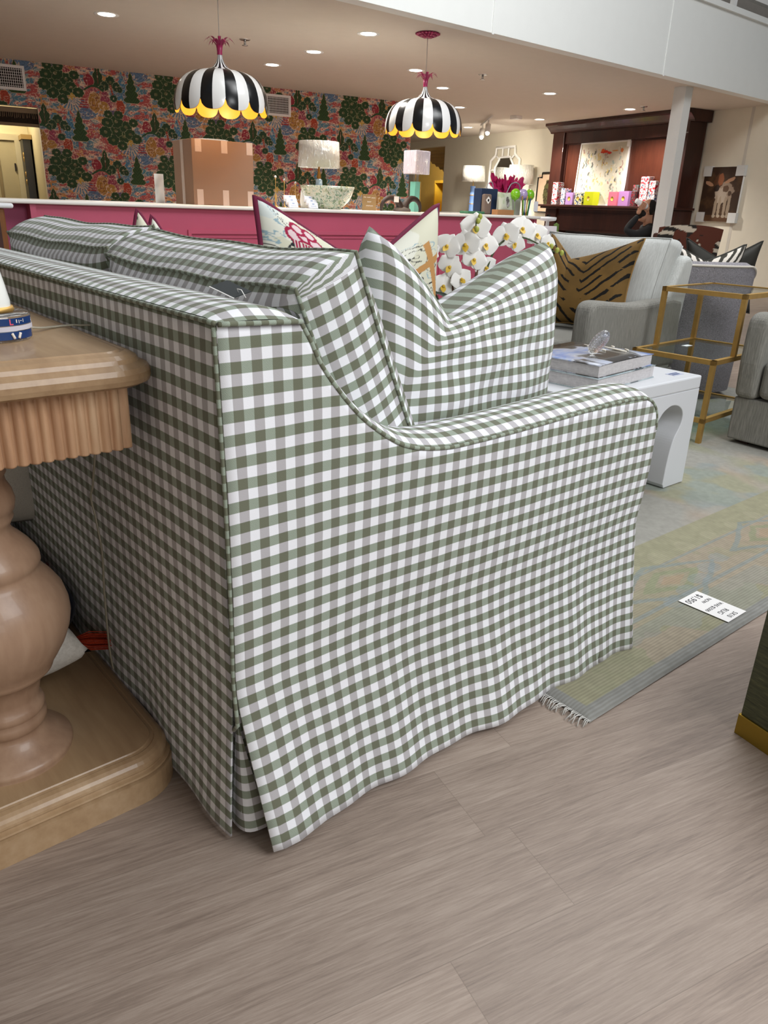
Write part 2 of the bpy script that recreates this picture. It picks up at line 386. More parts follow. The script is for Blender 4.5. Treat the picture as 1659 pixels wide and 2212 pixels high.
# wallpaper: chinoiserie landscape, repeat drawn on a tile of TW x TH metres
TW,TH=1.36,0.98
def wp_tile(N=500,Mv=360):
    x=np.linspace(0,TW,N,endpoint=False); y=np.linspace(0,TH,Mv,endpoint=False); X,Y=np.meshgrid(x,y,indexing='ij')
    n=fbm(X*9,Y*22,3); n2=fbm(X*8+5,Y*15,9); n3=fbm(X*5+2,Y*7,19)
    img=np.ones(X.shape+(3,))*C3('#d3a391')
    img=lay(img,(n>0.57)*1.0,C3('#c25f58')); img=lay(img,(n<0.42)*1.0,C3('#8a9c97')); img=lay(img,(np.abs(n-0.49)<0.02)*1.0,C3('#dcbc9c'))
    img=lay(img,((n2>0.60))*1.0,C3('#b9504c')); img=lay(img,(n2<0.36)*1.0,C3('#4d7f93')); img=lay(img,(np.abs(n2-0.46)<0.02)*1.0,C3('#e0c4a6')); img=lay(img,(np.abs(n2-0.38)<0.012)*1.0,C3('#9fb7b5'))
    img=lay(img,(np.abs(n2-0.55)<0.015)*0.8,C3('#70405a')); img=lay(img,((n3>0.62)&(n>0.5))*1.0,C3('#c98a4a')); img=lay(img,((n3<0.36)&(n<0.52))*1.0,C3('#55879a'))
    def D(cx,cy): return (X-cx+TW/2)%TW-TW/2,(Y-cy+TH/2)%TH-TH/2
    def disc(im,cx,cy,r,c,asp=0.85):
        dx,dy=D(cx,cy); a=np.arctan2(dy,dx); d=np.hypot(dx,dy/asp); rr=r*(1+0.07*np.sin(a*9+cx*40))
        im=lay(im,(d<rr+0.005)*0.8,C3('#a9a676')); im=lay(im,(d<rr)*1.0,c)
        im=lay(im,((d<rr)&(np.sin(a*20)>0.6)&(d>rr*0.3))*0.45,c*0.55); im=lay(im,((d<rr*0.28))*0.6,C3('#8f7b4e')); return im
    def tri(im,cx,cy,w,h,c,jag=7,tip=0.0):
        dx,dy=D(cx,cy); t=np.clip(dy/h,0,1); hw=w*(1-t)**0.8*(0.72+0.38*np.abs(np.sin(t*jag*PI)))
        m=(np.abs(dx)<hw)&(dy>0)&(dy<h); m2=(np.abs(dx)<hw+0.005)&(dy>-0.005)&(dy<h+0.005)
        im=lay(im,m2*1.0,C3('#c9b48a')); im=lay(im,m*1.0,c); return lay(im,(m&(np.sin(np.abs(dx)*200-dy*150)>0.45))*0.45,c*0.55)
    def blob(im,cx,cy,w,h,c,seed=1,line=True):
        dx,dy=D(cx,cy); d=np.hypot(dx/w,dy/h)+0.5*(fbm(X*16,Y*16,seed)-0.5)
        im=lay(im,(d<1.06)*1.0,C3('#dcc29c')); im=lay(im,(d<1)*1.0,c)
        if line: im=lay(im,((d<1)&(np.sin(d*22+dx*60+dy*30)>0.55))*0.5,c*0.6)
        return im
    for s_,(ox,oy) in enumerate(((0,0),(TW/2,TH/2))):
        img=blob(img,ox+0.13,oy+0.02,0.15,0.07,C3('#5f7fa3'),21+s_); img=blob(img,ox+0.40,oy+0.16,0.15,0.05,C3('#c98278'),22+s_)
        img=blob(img,ox+0.02,oy-0.14,0.12,0.05,C3('#4d8a9c'),23+s_); img=blob(img,ox+0.55,oy+0.00,0.12,0.04,C3('#b24d50'),24+s_); img=blob(img,ox+0.47,oy+0.05,0.12,0.03,C3('#55507f'),25+s_)
        dx,dy=D(ox-0.03,oy+0.19); a=np.arctan2(dy,dx); r=np.hypot(dx,dy*1.1); m=(r<0.17)&(dy<0.0); img=lay(img,m*1.0,C3('#d3b796')); img=lay(img,(m&(np.sin(a*22)>-0.05))*1.0,C3('#4f7ea0'))
        dx,dy=D(ox-0.03,oy+0.22); aa=np.arctan2(dy,dx); img=lay(img,((np.hypot(dx,dy)<0.05*(1+0.35*np.sin(aa*8))))*1.0,C3('#c39c35'))
        img=blob(img,ox+0.245,oy+0.16,0.075,0.12,C3('#b98137'),31+s_); img=tri(img,ox+0.38,oy+0.10,0.085,0.26,C3('#a8455a'),4)
        img=blob(img,ox+0.56,oy+0.13,0.055,0.09,C3('#b9452c'),33+s_); img=blob(img,ox+0.36,oy+0.12,0.06,0.05,C3('#c08a3a'),36+s_)
    for s_,(ox,oy) in enumerate(((0,0),(TW/2,TH/2))):
        for k in range(5):
            dx,dy=D(ox+0.115,oy+0.09+k*0.028); img=lay(img,((np.abs(dx)<0.055-0.009*k+0.01*np.cos(dy*200))&(np.abs(dy)<0.009))*1.0,C3('#a8383c'))
        img=tri(img,ox+0.60,oy+0.20,0.088,0.34,C3('#4a86a8'),7); img=tri(img,ox+0.715,oy+0.18,0.100,0.36,C3('#36552c'),5)
        img=tri(img,ox+0.31,oy+0.34,0.095,0.25,C3('#34502b'),3); dx,dy=D(ox+0.31,oy+0.46); img=lay(img,((np.abs(dx)<0.004)&(np.abs(dy)<0.09))*1.0,C3('#7a4a34'))
        img=blob(img,ox+0.20,oy+0.40,0.06,0.07,C3('#a3303d'),41+s_)
        for a_,r_ in ((0,0.075),(0.07,0.06),(-0.07,0.06),(0.11,0.04),(-0.11,0.04)): img=disc(img,ox+0.46+a_,oy+0.40-abs(a_)*0.7,r_*0.8,C3('#2c4d31'),1.1)
        dx,dy=D(ox+0.47,oy+0.30); img=lay(img,((np.abs(dx+dy*0.2)<0.012)&(np.abs(dy)<0.07))*1.0,C3('#a8452f'))
        for cx,cy,r in ((-0.10,0.27,0.078),(-0.20,0.33,0.080),(-0.07,0.385,0.075),(-0.19,0.44,0.080),(-0.30,0.42,0.066),(-0.02,0.30,0.066),(0.06,0.25,0.062),(-0.24,0.22,0.070),(-0.33,0.31,0.072),(-0.13,0.16,0.06),(-0.15,0.52,0.055),(0.03,0.44,0.055),(-0.28,0.52,0.05)):
            img=disc(img,ox+cx-0.0,oy+cy,r*1.06,C3('#2f4f2b'))
        img=disc(img,ox+0.485,oy+0.215,0.045,C3('#2c4f35')); dx,dy=D(ox+0.25,oy+0.30); img=lay(img,((np.abs(dy-0.04*np.cos(dx*16))<0.012)&(np.abs(dx)<0.12))*1.0,C3('#2f5433'))
    ln=fbm(X*26,Y*34,61,2); grn=(img[...,1]>img[...,0]*1.15)&(img[...,2]<img[...,1]*0.85); img=lay(img,((np.abs(ln-0.5)<0.03)&~grn)*0.8,C3('#e2c6a6')); img=lay(img,((np.abs(ln-0.60)<0.02)&~grn)*0.7,C3('#7a4350'))
    g=img.mean(-1,keepdims=True); img=g+(img-g)*0.85
    return img*(0.97+0.16*fbm(X*30,Y*30,77)[...,None])
TILE=wp_tile()
def wp_color(sx,z):
    i=((sx/TW%1)*TILE.shape[0]).astype(int)%TILE.shape[0]; j=((z/TH%1)*TILE.shape[1]).astype(int)%TILE.shape[1]; return TILE[i,j]
WPM=painted('landscape_wallpaper',0.6,0.25)
X0,X1,Z0,Z1=-1.2,6.17,0.8,2.5
wb=paint_grid('wall_back',lambda U,V:(X0+(X1-X0)*U,np.full_like(U,10.5),Z0+(Z1-Z0)*V),lambda U,V:wp_color(X0+(X1-X0)*U+0.1,Z0+(Z1-Z0)*V),1480,340,WPM,
   hole=lambda u,v:(X0+(X1-X0)*u<0.82)&(Z0+(Z1-Z0)*v<2.0))
wb.rotation_euler=(0,0,ANG); struct(wb)
o=MB().box(0.82,10.505,0,6.17,10.62,2.5).box(-1.2,10.505,2.0,0.82,10.62,2.5).build('wall_back_core',CREAM); o.rotation_euler=(0,0,ANG); struct(o); o.name='wall_back_core'
# right walls (store frame x = 9.9), with an opening at the far end
def SB(mb,name,mats,**kw):
    o=mb.build(name,mats,**kw); o.rotation_euler=(0,0,ANG); return o
struct(SB(MB().box(9.9,3,0,10.05,15.5,2.5).box(9.9,15.5,2.35,10.05,16.9,2.5).box(9.9,16.9,0,10.05,22,2.5),'wall_right',CREAM))
struct(SB(MB().box(6.0,17.4,0,9.9,17.5,2.5),'wall_far',CREAM))
YEL=plain('yellow_paint','#e8c34a',0.6)
struct(SB(MB().box(12.5,13,0,12.6,22,2.5),'wall_stockroom',plain('stockroom_wall','#d9bb62',0.7)))
struct(SB(MB().box(9.898,7.28,0,9.90,7.33,2.5),'trim_3',plain('seam_strip','#cfc9bd',0.7)))
# rooms behind the left opening
struct(SB(MB().box(-1.5,12.3,0,2.2,12.4,2.5),'wall_hall',plain('hall_paint','#d8cfa8',0.7)))
struct(SB(MB().box(0.82,10.62,0,0.9,12.3,2.5),'wall_hall_side',plain('hall_side_paint','#cbbf97',0.7)))
struct(MB().box(-6.1,4.7,0,-6,22,3).build('wall_left',CREAM))  # unseen wall added to keep world light from leaking under the ceiling
struct(MB().box(-2.9,-6.5,0,-2.8,4.4,5.0).build('wall_blocker',plain('blocker_paint','#b9b1a4',0.8)))  # unseen wall put in to block ambient light from the left
struct(MB().box(-2.9,4.3,2.5,-2.8,4.66,5.0).build('wall_blocker_return',CREAM))  # closes the light-blocking wall against the bulkhead
# downlights
dl=thing('ceiling_downlight','x','downlight',(0,0,2.5),0,'recessed ceiling lights')
MB().lathe([(0.075,-0.001),(0.105,-0.004),(0.108,-0.001),(0.108,0.004)],24).build('trim_ring',WHITEP,dl)
MB().lathe([(0.001,-0.003),(0.072,-0.003),(0.074,0.002)],24).build('lens',LAMPW,dl)
LIGHTS=[((2.644,6.779),'recessed downlight nearest the left wall, left of the left striped pendant'),((4.654,5.576),'large recessed downlight between the two striped pendants, nearest the bulkhead'),
((4.849,6.744),'middle one of the three recessed downlights running diagonally between the pendants'),((5.006,7.817),'recessed downlight just right of the left striped pendant, over the wallpaper'),
((6.283,6.726),'recessed downlight right beside the cord of the right striped pendant'),((7.433,7.468),'recessed downlight to the upper right of the right striped pendant'),
((9.029,8.739),'recessed downlight just above the track light'),((8.623,6.621),'recessed downlight left of the white post and above the mantelpiece crown corner'),
((10.577,6.667),'recessed downlight directly above the mahogany mantel beside the white post'),((10.961,8.717),'small recessed downlight at the left end of the mahogany mantel crown'),
((11.326,10.802),'farthest small recessed downlight under the track light')]
for i,((x,y),lb) in enumerate(LIGHTS):
    o=dl if i==0 else dup(dl)
    o.location=(x,y,2.5); o['label']=lb
    l=bpy.data.lights.new('downlight_lamp','SPOT'); l.energy=(125 if x<9.5 else 290); l.spot_size=math.radians(135); l.spot_blend=0.6; l.color=(1.0,0.945,0.87); l.shadow_soft_size=0.07
    lo=bpy.data.objects.new('downlight_lamp',l); COL.objects.link(lo); lo.location=(x,y,2.48); lo.parent=None
for (x,y),lb in (((4.025,6.756),'ceiling sprinkler head right of the left pendant crown'),((6.962,6.291),'ceiling sprinkler head right of the right pendant cord'),((10.409,6.322),'small ceiling sprinkler head beside the white post')):
    t=thing('sprinkler_head',lb,'sprinkler',(x,y,2.5)); MB().lathe([(0.001,-0.004),(0.05,-0.006),(0.055,0.0)],16).build('escutcheon',CHROME,t)
    MB().tube([(0,0,-0.005),(0,0,-0.05)],0.012,8).lathe([(0.001,-0.05),(0.03,-0.05),(0.03,-0.054),(0.001,-0.054)],12).build('nozzle',CHROME,t)
for nm,(x,y,z),e in (('stockroom_lamp',tuple(SF(11.3,17.6,2.25)),170),('hall_lamp',tuple(SF(0.2,11.5,2.2)),38)):
    l=bpy.data.lights.new(nm,'POINT'); l.energy=e; l.color=(1.0,0.88,0.68); l.shadow_soft_size=0.15; lo=bpy.data.objects.new(nm,l); COL.objects.link(lo); lo.location=(x,y,z)
# track light
a,b=Vector((10.841,9.984,2.46)),Vector((9.9,8.85,2.46))
t=thing('track_light','white ceiling track with two spotlight heads left of the mantel','track light')
MB().tube([a,b],0.018,6).build('track_rail',WHITEP,t)
for k,f in enumerate((0.15,0.72)):
    p=a.lerp(b,f); MB().tube([p,p+Vector((0,0,-0.10))],0.012,6).tube([p+Vector((0,0,-0.09)),p+Vector((-0.06,-0.05,-0.22))],0.045,12).build('spot_head',WHITEP,t)
    MB().sphere(p+Vector((-0.065,-0.055,-0.225)),0.034,10,6).build('spot_bulb',LAMPW,t)
    l=bpy.data.lights.new('track_lamp','SPOT'); l.energy=95; l.spot_size=math.radians(110); l.spot_blend=0.8; l.color=(1.0,0.92,0.78); l.shadow_soft_size=0.05
    lo=bpy.data.objects.new('track_lamp',l); COL.objects.link(lo); lo.location=p+Vector((-0.08,-0.07,-0.27)); lo.rotation_euler=(Vector(SF(9.9,14.0-2.2*k,1.5))-lo.location).to_track_quat('-Z','Y').to_euler()
t=MB().box(-0.07,-0.07,-0.05,0.07,0.07,0).build('smoke_detector',WHITEP,loc=(10.34,8.71,2.5)); tag(t,'small white detector box on the ceiling between track light and mantel','detector')
# vents
for i,(sx0,sx1,z0,z1,lb) in enumerate(((0.30,0.72,2.17,2.44,'white wall vent at the far left edge of the wallpaper'),(3.80,4.18,2.15,2.42,'white wall vent behind the left striped pendant'))):
    t=thing('air_vent',lb,'vent',SF(sx0,10.5,z0),ANG,'wall vents in the wallpaper'); w=sx1-sx0; h=z1-z0
    MB().box(0,-0.02,0,w,0,0.03).box(0,-0.02,h-0.03,w,0,h).box(0,-0.02,0.03,0.03,0,h-0.03).box(w-0.03,-0.02,0.03,w,0,h-0.03).build('frame',WHITEP,t)
    g=MB(); n=15
    for k in range(n): 
        xx=0.03+(w-0.06)*(k+0.5)/n; g.box(xx-0.0028,-0.014,0.03,xx+0.0028,-0.006,h-0.03)
    for k in range(7): zz=0.03+(h-0.06)*(k+0.5)/7; g.box(0.03,-0.012,zz-0.002,w-0.03,-0.008,zz+0.002)
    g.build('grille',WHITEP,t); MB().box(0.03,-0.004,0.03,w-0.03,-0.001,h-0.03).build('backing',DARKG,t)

#SECTION2
# ---------------------------------------------------------------- the gingham sofa
def interp(path,n):
    P=[Vector((a,0,b)) for a,b in path]
    # Catmull-Rom resample
    out=[]; 
    for i in range(len(P)-1):
        p0=P[max(i-1,0)];p1=P[i];p2=P[i+1];p3=P[min(i+2,len(P)-1)]
        for k in range(n):
            t=k/n; out.append(0.5*((2*p1)+(-p0+p2)*t+(2*p0-5*p1+4*p2-p3)*t*t+(-p0+3*p1-3*p2+p3)*t**3))
    out.append(P[-1]); return [(p.x,p.z) for p in out]
ARM=interp([(0.127,0.857),(0.142,0.832),(0.166,0.787),(0.22,0.722),(0.27,0.680),(0.33,0.646),(0.41,0.630),(0.50,0.629),(0.70,0.634),(0.90,0.641),(1.0,0.641),(1.045,0.632),(1.075,0.605),(1.088,0.560)],8)
def prof_top(x):
    if x<=0.127: return 0.862-0.004*x/0.127
    for (a,b),(c,d) in zip(ARM,ARM[1:]):
        if a<=x<=c: return b+(d-b)*(x-a)/max(c-a,1e-6)
    return ARM[-1][1]
SL=1.78; BT=0.13; AW=0.125
sofa=thing('gingham_sofa','large green and white gingham skirted sofa seen from its back corner','sofa')
def side_y(x,z):
    s=max(0,(0.34-z)/0.34); edge=min(1,max(0,x/0.12))
    y=-0.010*math.sin(PI*min(1,max(0,(0.86-z)/0.62)))*0.8 - 0.052*s**1.4
    y-= s*(0.007*math.sin(x*11.0+1.2)+0.006*math.sin(x*23+0.4+z*6)+0.003*math.sin(x*47))
    y-=0.003*math.sin(x*9+z*5)
    return y
def front_x(z):   # shape of the front edge of the arm
    if z>0.56: 
        t=(z-0.56)/0.085; return 1.082-0.075*min(1,t)**2.2
    return 1.088-0.018*max(0,(0.3-z)/0.3)+0.004*math.exp(-((z-0.47)/0.06)**2)-0.008*math.exp(-((z-0.33)/0.05)**2)
def side_pt(u,v):
    x=u; top=prof_top(min(x,1.088))
    z=0.012+(top-0.012)*v
    s=max(0,(0.30-z)/0.30)
    xo=x+ (0.030*s*(1-x/1.09)) 
    # front swelling
    if x>0.95: xo=x+(front_x(z)-1.088)*((x-0.95)/0.138) if z<=0.56 else x
    return ((xo,side_y(x,z),z),(x,z))
mb=MB()
xs=sorted(set([0.0,0.02,0.05,0.08,0.11,0.127]+[p[0] for p in ARM]+[0.127+i*(1.088-0.127)/70 for i in range(71)]))
xs=[x for x in xs if x<=1.0881]; xs=[x for i,x in enumerate(xs) if i==0 or x-xs[i-1]>0.0008]; xs[-1]=1.088
nz=46
def colgrid(mb,xs,fn,nv):
    vs=[];uvs=[]
    for x in xs:
        for j in range(nv+1):
            p,uv=fn(x,j/nv); vs.append(p); uvs.append(uv)
    fs=[]
    for i in range(len(xs)-1):
        for j in range(nv):
            a=i*(nv+1)+j; b=a+nv+1; fs.append((a,b,b+1,a+1))
    mb.add(vs,fs,uvs,0,True)
colgrid(mb,xs,side_pt,nz)
# turn of the front edge (arm front, rounded towards the front)
def frontgrid(u,v):
    top=0.56; z=0.012+(top-0.012)*v; x0,y0,_=side_pt(1.088,(z-0.012)/(prof_top(1.088)-0.012))[0]
    a=u*PI/2; r=0.022
    return ((x0+r*math.sin(a)*1.0,y0+r*(1-math.cos(a)),z),(1.088+r*a,z))
mb.grid(frontgrid,5,30)
mb.grid(lambda u,v:((side_pt(1.088,0)[0][0]+0.022,0.0+0.022+u*(AW-0.03),0.012+0.548*v),(1.12+u*AW,0.012+0.548*v)),3,6)
sp_=mb.build('side_panel',G,sofa,recalc=True)
md=sp_.modifiers.new('sol','SOLIDIFY'); md.thickness=0.003; md.offset=1 if False else -1
# back panel x=0
def back_pt(y,v):
    z=0.012+(0.862-0.012)*v; s=max(0,(0.30-z)/0.30)
    x=-0.004*math.sin(PI*v)-0.012*s**1.3-s*(0.004*math.sin(y*13)+0.003*math.sin(y*29+z*7))
    yo=y+0.012*s*(1-min(1,y/0.3)) if y<0.3 else y
    return ((x,yo,z),(-y+0.0,z+0.0065))
mb=MB(); colgrid(mb,[i*SL/110 for i in range(111)],back_pt,46)
bp=mb.build('back_panel',G,sofa); md=bp.modifiers.new('sol','SOLIDIFY'); md.thickness=0.003; md.offset=-1
# kick pleat behind the open corner of the skirt
mb=MB()
def pleat(u,v):
    z=0.014+0.215*v; s=1-v
    ax=(0.004+0.0*s,0.030*s+0.006); bx=(0.040*s+0.006,-0.012*s-0.002)
    x=ax[0]*(1-u)+bx[0]*u; y=ax[1]*(1-u)+bx[1]*u
    w=0.024*s*math.sin(PI*u)
    return ((x-w*0.6+0.004,y-w*0.6+0.006,z),(u*0.05+0.010,z+0.003))
mb.grid(pleat,10,16); mb.build('kick_pleat',G,sofa)
# crown band on top of the back
def backband(u,v):
    x=u*BT; y=v*SL
    h=0.020*(math.sin(PI*(0.04+0.92*u))**0.6)*min(1,(0.25+ y/0.03*0.75)) 
    return ((x,y,0.862-0.004*u+h),(x+0.004,-y if False else y))
mb=MB(); mb.grid(backband,14,120); mb.build('back_crown_band',G,sofa)
# crown band on the arm
def armband(k,t):
    x,z=ARM[k]; a=ARM[max(k-1,0)]; b=ARM[min(k+1,len(ARM)-1)]
    tx,tz=b[0]-a[0],b[1]-a[1]; L=math.hypot(tx,tz) or 1; nx,nz_=-tz/L,tx/L
    h=0.021*(math.sin(PI*(0.03+0.94*t))**0.6)
    return (x+nx*h,side_y(x,z)+0.001+t*AW,z+nz_*h)
S=[0]
for (a,b),(c,d) in zip(ARM,ARM[1:]): S.append(S[-1]+math.hypot(c-a,d-b))
mb=MB(); nt=10; vs=[];uvs=[];fs=[]
for k in range(len(ARM)):
    for j in range(nt+1):
        vs.append(armband(k,j/nt)); uvs.append((S[k]+0.127,j/nt*AW+0.005))
for k in range(len(ARM)-1):
    for j in range(nt):
        a=k*(nt+1)+j; fs.append((a,a+nt+1,a+nt+2,a+1))
mb.add(vs,fs,uvs,0,True); mb.build('arm_crown_band',G,sofa)
# piping
def pipe(name,pts,r=0.0036):
    mb=MB(); mb.tube(pts,r,8); 
    return mb.build(name,GP,sofa)
GP=gingham('gingham_piping',PUV*0.72,1.0,0.1,0.1)
pipe('piping',[(x,-0.004,0.863-0.004*x/0.127) for x in np.linspace(0,0.127,10)]+[(x,side_y(x,z)-0.002,z+0.002) for x,z in ARM])
pipe('piping',[(-0.003,y,0.864) for y in np.linspace(0,SL,80)])
pipe('piping',[(-0.002,side_y(0,z)+0.002 if z>0.24 else 0.0,z) for z in np.linspace(0.862,0.235,40)],0.0035)
# inner faces and body
mb=MB(); poly=[(0.02,0.25)]+[(x,z-0.006) for x,z in ARM]+[(1.08,0.25)]; poly=[(0.02,0.25),(0.02,0.855),(0.125,0.85)]+[(x,z-0.004) for x,z in ARM]+[(1.08,0.25)]
mb.prism(poly,'y',0.006,AW); mb.prism(poly,'y',SL-AW,SL)
mb.box(0.01,0.01,0.05,BT-0.005,SL,0.858); mb.box(0.03,0.03,0.12,1.06,SL-0.02,0.30)
mb.build('frame',G,sofa)
mb=MB(); colgrid(mb,[0,0.3,0.6,0.9,1.088],lambda x,v:((x,SL+0.01,0.012+(prof_top(x)-0.012)*v),(x,v*0.8)),8); mb.build('far_side_panel',G,sofa)
mb=MB(); mb.grid(lambda u,v:((1.085+0.012*(1-v),0.02+u*(SL-0.04),0.012+0.30*v),(u*SL,v*0.3)),60,6); mb.build('front_skirt',G,sofa)
fm=plain('dark_walnut','#3a1a12',0.4)
for (x,y) in ((0.075,0.045),(1.03,0.045),(0.075,SL-0.06),(1.03,SL-0.06)):
    MB().box(x-0.03,y-0.03,0,x+0.03,y+0.03,0.13).build('leg',fm,sofa,bevel=0.004)

def box_cushion(mb,w,h,t,crown=0.03,er=0.02,sag=0,seed=0,n=26,uoff=0,voff=0,pinch=0.015,side_crown=0.012,mi=0,dim=0.004,cpow=3):
    """w along X, h along Z, thickness along Y (front = -Y). centre at origin bottom z=0"""
    def outline(a,b):   # a,b in -1..1
        x=a*w/2; z=(b+1)/2*h
        x-= pinch*a*(1-b*b)*0.6; z-=pinch*b*(1-a*a)*0.6
        if sag and b>-1: z-= sag*((b+1)/2)**2*(1-abs(a)**2.2)
        z+=0.0022*math.sin(a*7+seed)*((b+1)/2)
        return x,z
    for side in (-1,1):
        def fn(u,v,side=side):
            a=2*u-1;b=2*v-1; x,z=outline(a,b)
            c=crown*(1-abs(a)**cpow)**0.7*(1-abs(b)**cpow)**0.7 + dim*0.6*math.sin(a*6+seed*2)*math.sin(b*5+seed)*(1-a*a)*(1-b*b)*2
            return ((x,side*(t/2+c),z),(a*w/2+uoff+0.5,(b+1)/2*h+voff))
        mb.grid(fn,n,n,mi,flip=(side==1))
    per=[(a,-1) for a in np.linspace(-1,1,n+1)][:-1]+[(1,b) for b in np.linspace(-1,1,n+1)][:-1]+[(a,1) for a in np.linspace(1,-1,n+1)][:-1]+[(-1,b) for b in np.linspace(1,-1,n+1)]
    pts=[outline(a,b) for a,b in per]; S=[0]
    for p,q in zip(pts,pts[1:]): S.append(S[-1]+math.hypot(q[0]-p[0],q[1]-p[1]))
    nt=6; vs=[];uvs=[];fs=[]
    for k,(x,z) in enumerate(pts):
        a,b=per[k]; nx,nz_=(a if abs(a)>=1 else 0),(b if abs(b)>=1 else 0)
        L=math.hypot(nx,nz_) or 1; 
        for j in range(nt+1):
            tt=j/nt; bb=side_crown*math.sin(PI*tt)
            vs.append((x+nx/L*bb,-t/2+t*tt,z+nz_/L*bb))
            uvs.append((x+0.5+uoff,h+tt*t) if abs(b)>=1 else (0.5+tt*t+uoff,z+voff))
    for k in range(len(pts)-1):
        for j in range(nt):
            i=k*(nt+1)+j; fs.append((i,i+nt+1,i+nt+2,i+1))
    mb.add(vs,fs,uvs,mi,True)
    return pts
def back_cushion(name,label,w,h,t,loc,rot,seed,sag,uo=0,vo=0,mat=G,pm=None,**kw):
    e=thing(name,label,'cushion',loc); e.rotation_euler=rot
    if mat is G: e['group']='sofa back cushions'
    mb=MB(); pts=box_cushion(mb,w,h,t,seed=seed,sag=sag,uoff=uo,voff=vo,**kw); mb.build('cover',mat,e)
    for s in (-1,1):
        mb=MB(); mb.tube([(x*1.004,s*t/2,z) for x,z in pts[:-1]],0.0034,6,closed=True); mb.build('piping',pm or GP,e)
    return e
# cushions lean on the back: width along world y
def orient(yaw,lean,tilt=0):  # local X->along, local -Y = front
    return (Matrix.Rotation(yaw,4,'Z')@Matrix.Rotation(lean,4,'X')@Matrix.Rotation(tilt,4,'Y')).to_euler()
back_cushion('sofa_back_cushion','gingham box-edge back cushion of the sofa nearest the camera',0.745,0.509,0.125,(0.455,0.475,0.452),orient(PI/2,math.radians(-24.5)),1,0.0,0,0.006,crown=0.07,cpow=5)
back_cushion('sofa_back_cushion','gingham box-edge back cushion farther left along the sofa',0.76,0.512,0.12,(0.445,1.245,0.452),orient(PI/2,math.radians(-22)),4,0.0,0.3,0.006,crown=0.07,cpow=5)
for i,(y0,lb) in enumerate(((0.135,'near gingham seat cushion of the sofa'),(0.895,'far gingham seat cushion of the sofa'))):
    o=MB().box(0.15,y0,0.30,1.07,y0+0.745,0.45).build('sofa_seat_cushion',G,bevel=0.03,bseg=4); tag(o,lb,'cushion','sofa seat cushions')
# hang tag lying on the sofa back
t=thing('hang_tag','dark hang tag with white edge lying on top of the sofa back','tag',(0.112,0.175,0.893),math.radians(100)); t.rotation_euler=(math.radians(-14),math.radians(-10),math.radians(96)); t.location=(0.112,0.165,0.886); t.scale=(0.72,0.72,0.72)
MB().box(-0.045,-0.022,0.0,0.04,0.022,0.0016).build('card',plain('tag_dark','#2e3334',0.35),t); MB().box(-0.046,0.0215,0.0003,0.041,0.0245,0.0013).build('paper_edge',WHITEP,t)
mb=MB(); mb.tube([(-0.03,0,0.0),(-0.035,0.005,0.012),(-0.05,0.005,0.014),(-0.055,0.0,-0.003)],0.0009,5); mb.build('string',WHITEP,t)

def pillow(mb,w,h,T,chop=0.0,cu=0.0,cs=0.45,ear=0.03,n=34,seed=0,uo=0,vo=0,mi=0,sink=0.0,both=True,fold=0.0,bl=0.0,rnd=0.0):
    """knife edge pillow; width X, height Z (bottom z=0), bulge +-Y"""
    def outline(a,b):
        x=a*(w/2+ear*0.0)-ear*a*(1-b*b); z=(b+1)/2*h-ear*b*(1-a*a)
        cc=cu-0.55*(1-b)*(1 if chop>0.12 else 0); cc=max(cc,-0.9); k=max(0,1-abs(a-cc)/((1-cc) if a>cc else (1+cc)))**1.1*max(0,(b+1)/2)**2.8
        z-=chop*k; q=max(0,(b+1)/2)**8*abs(a)**7; z-=rnd*q; x-=rnd*a*abs(a)**6*max(0,(b+1)/2)**7
        return x,z,k
    for side in (-1,1):
        def fn(u,v,side=side):
            a=2*u-1;b=2*v-1; x,z,k=outline(a,b)
            e=max(0,(1-a**4))**0.5*max(0,(1-b**4))**0.5
            y=side*T/2*e*(1-0.35*k)+0.004*math.sin(a*8+seed)*math.sin(b*9+seed*2)*e
            y+= fold*k*(b+1)/2
            return ((x,y,z),(a*w/2+uo+0.5,(b+1)/2*h+vo))
        mb.grid(fn,n,n,mi,flip=(side==1))
    per=[(a,-1) for a in np.linspace(-1,1,25)][:-1]+[(1,b) for b in np.linspace(-1,1,25)][:-1]+[(a,1) for a in np.linspace(1,-1,41)][:-1]+[(-1,b) for b in np.linspace(1,-1,25)][:-1]
    r=[]
    for a,b in per:
        x,z,k=outline(a,b); r.append((x,fold*k*(b+1)/2,z))
    return r
def make_pillow(name,label,w,h,T,mat,loc,rot,pipm=None,pr=0.006,cat='pillow',group=None,**kw):
    e=thing(name,label,cat,loc,group=group); e.rotation_euler=rot
    mb=MB(); pts=pillow(mb,w,h,T,**kw); mb.build('cover',mat,e)
    if pipm: 
        m2=MB(); m2.tube(pts,pr,8,closed=True); m2.build('piping',pipm,e)
    return e
def rot3(yaw,lean=0,roll=0): return (Matrix.Rotation(yaw,4,'Z')@Matrix.Rotation(lean,4,'X')@Matrix.Rotation(roll,4,'Y')).to_euler()
G2=gingham('gingham_fabric_pillow',PUV*1.08,PUV*1.08,0.1,0.3)
make_pillow('throw_pillow','gingham throw pillow with a deep chop standing behind the near sofa arm',0.64,0.515,0.20,G2,(0.708,0.255,0.464),rot3(math.radians(8),math.radians(-2),math.radians(3)),None,0.003,chop=0.17,cu=-0.26,ear=0.004,rnd=0.018,seed=2,group=None)

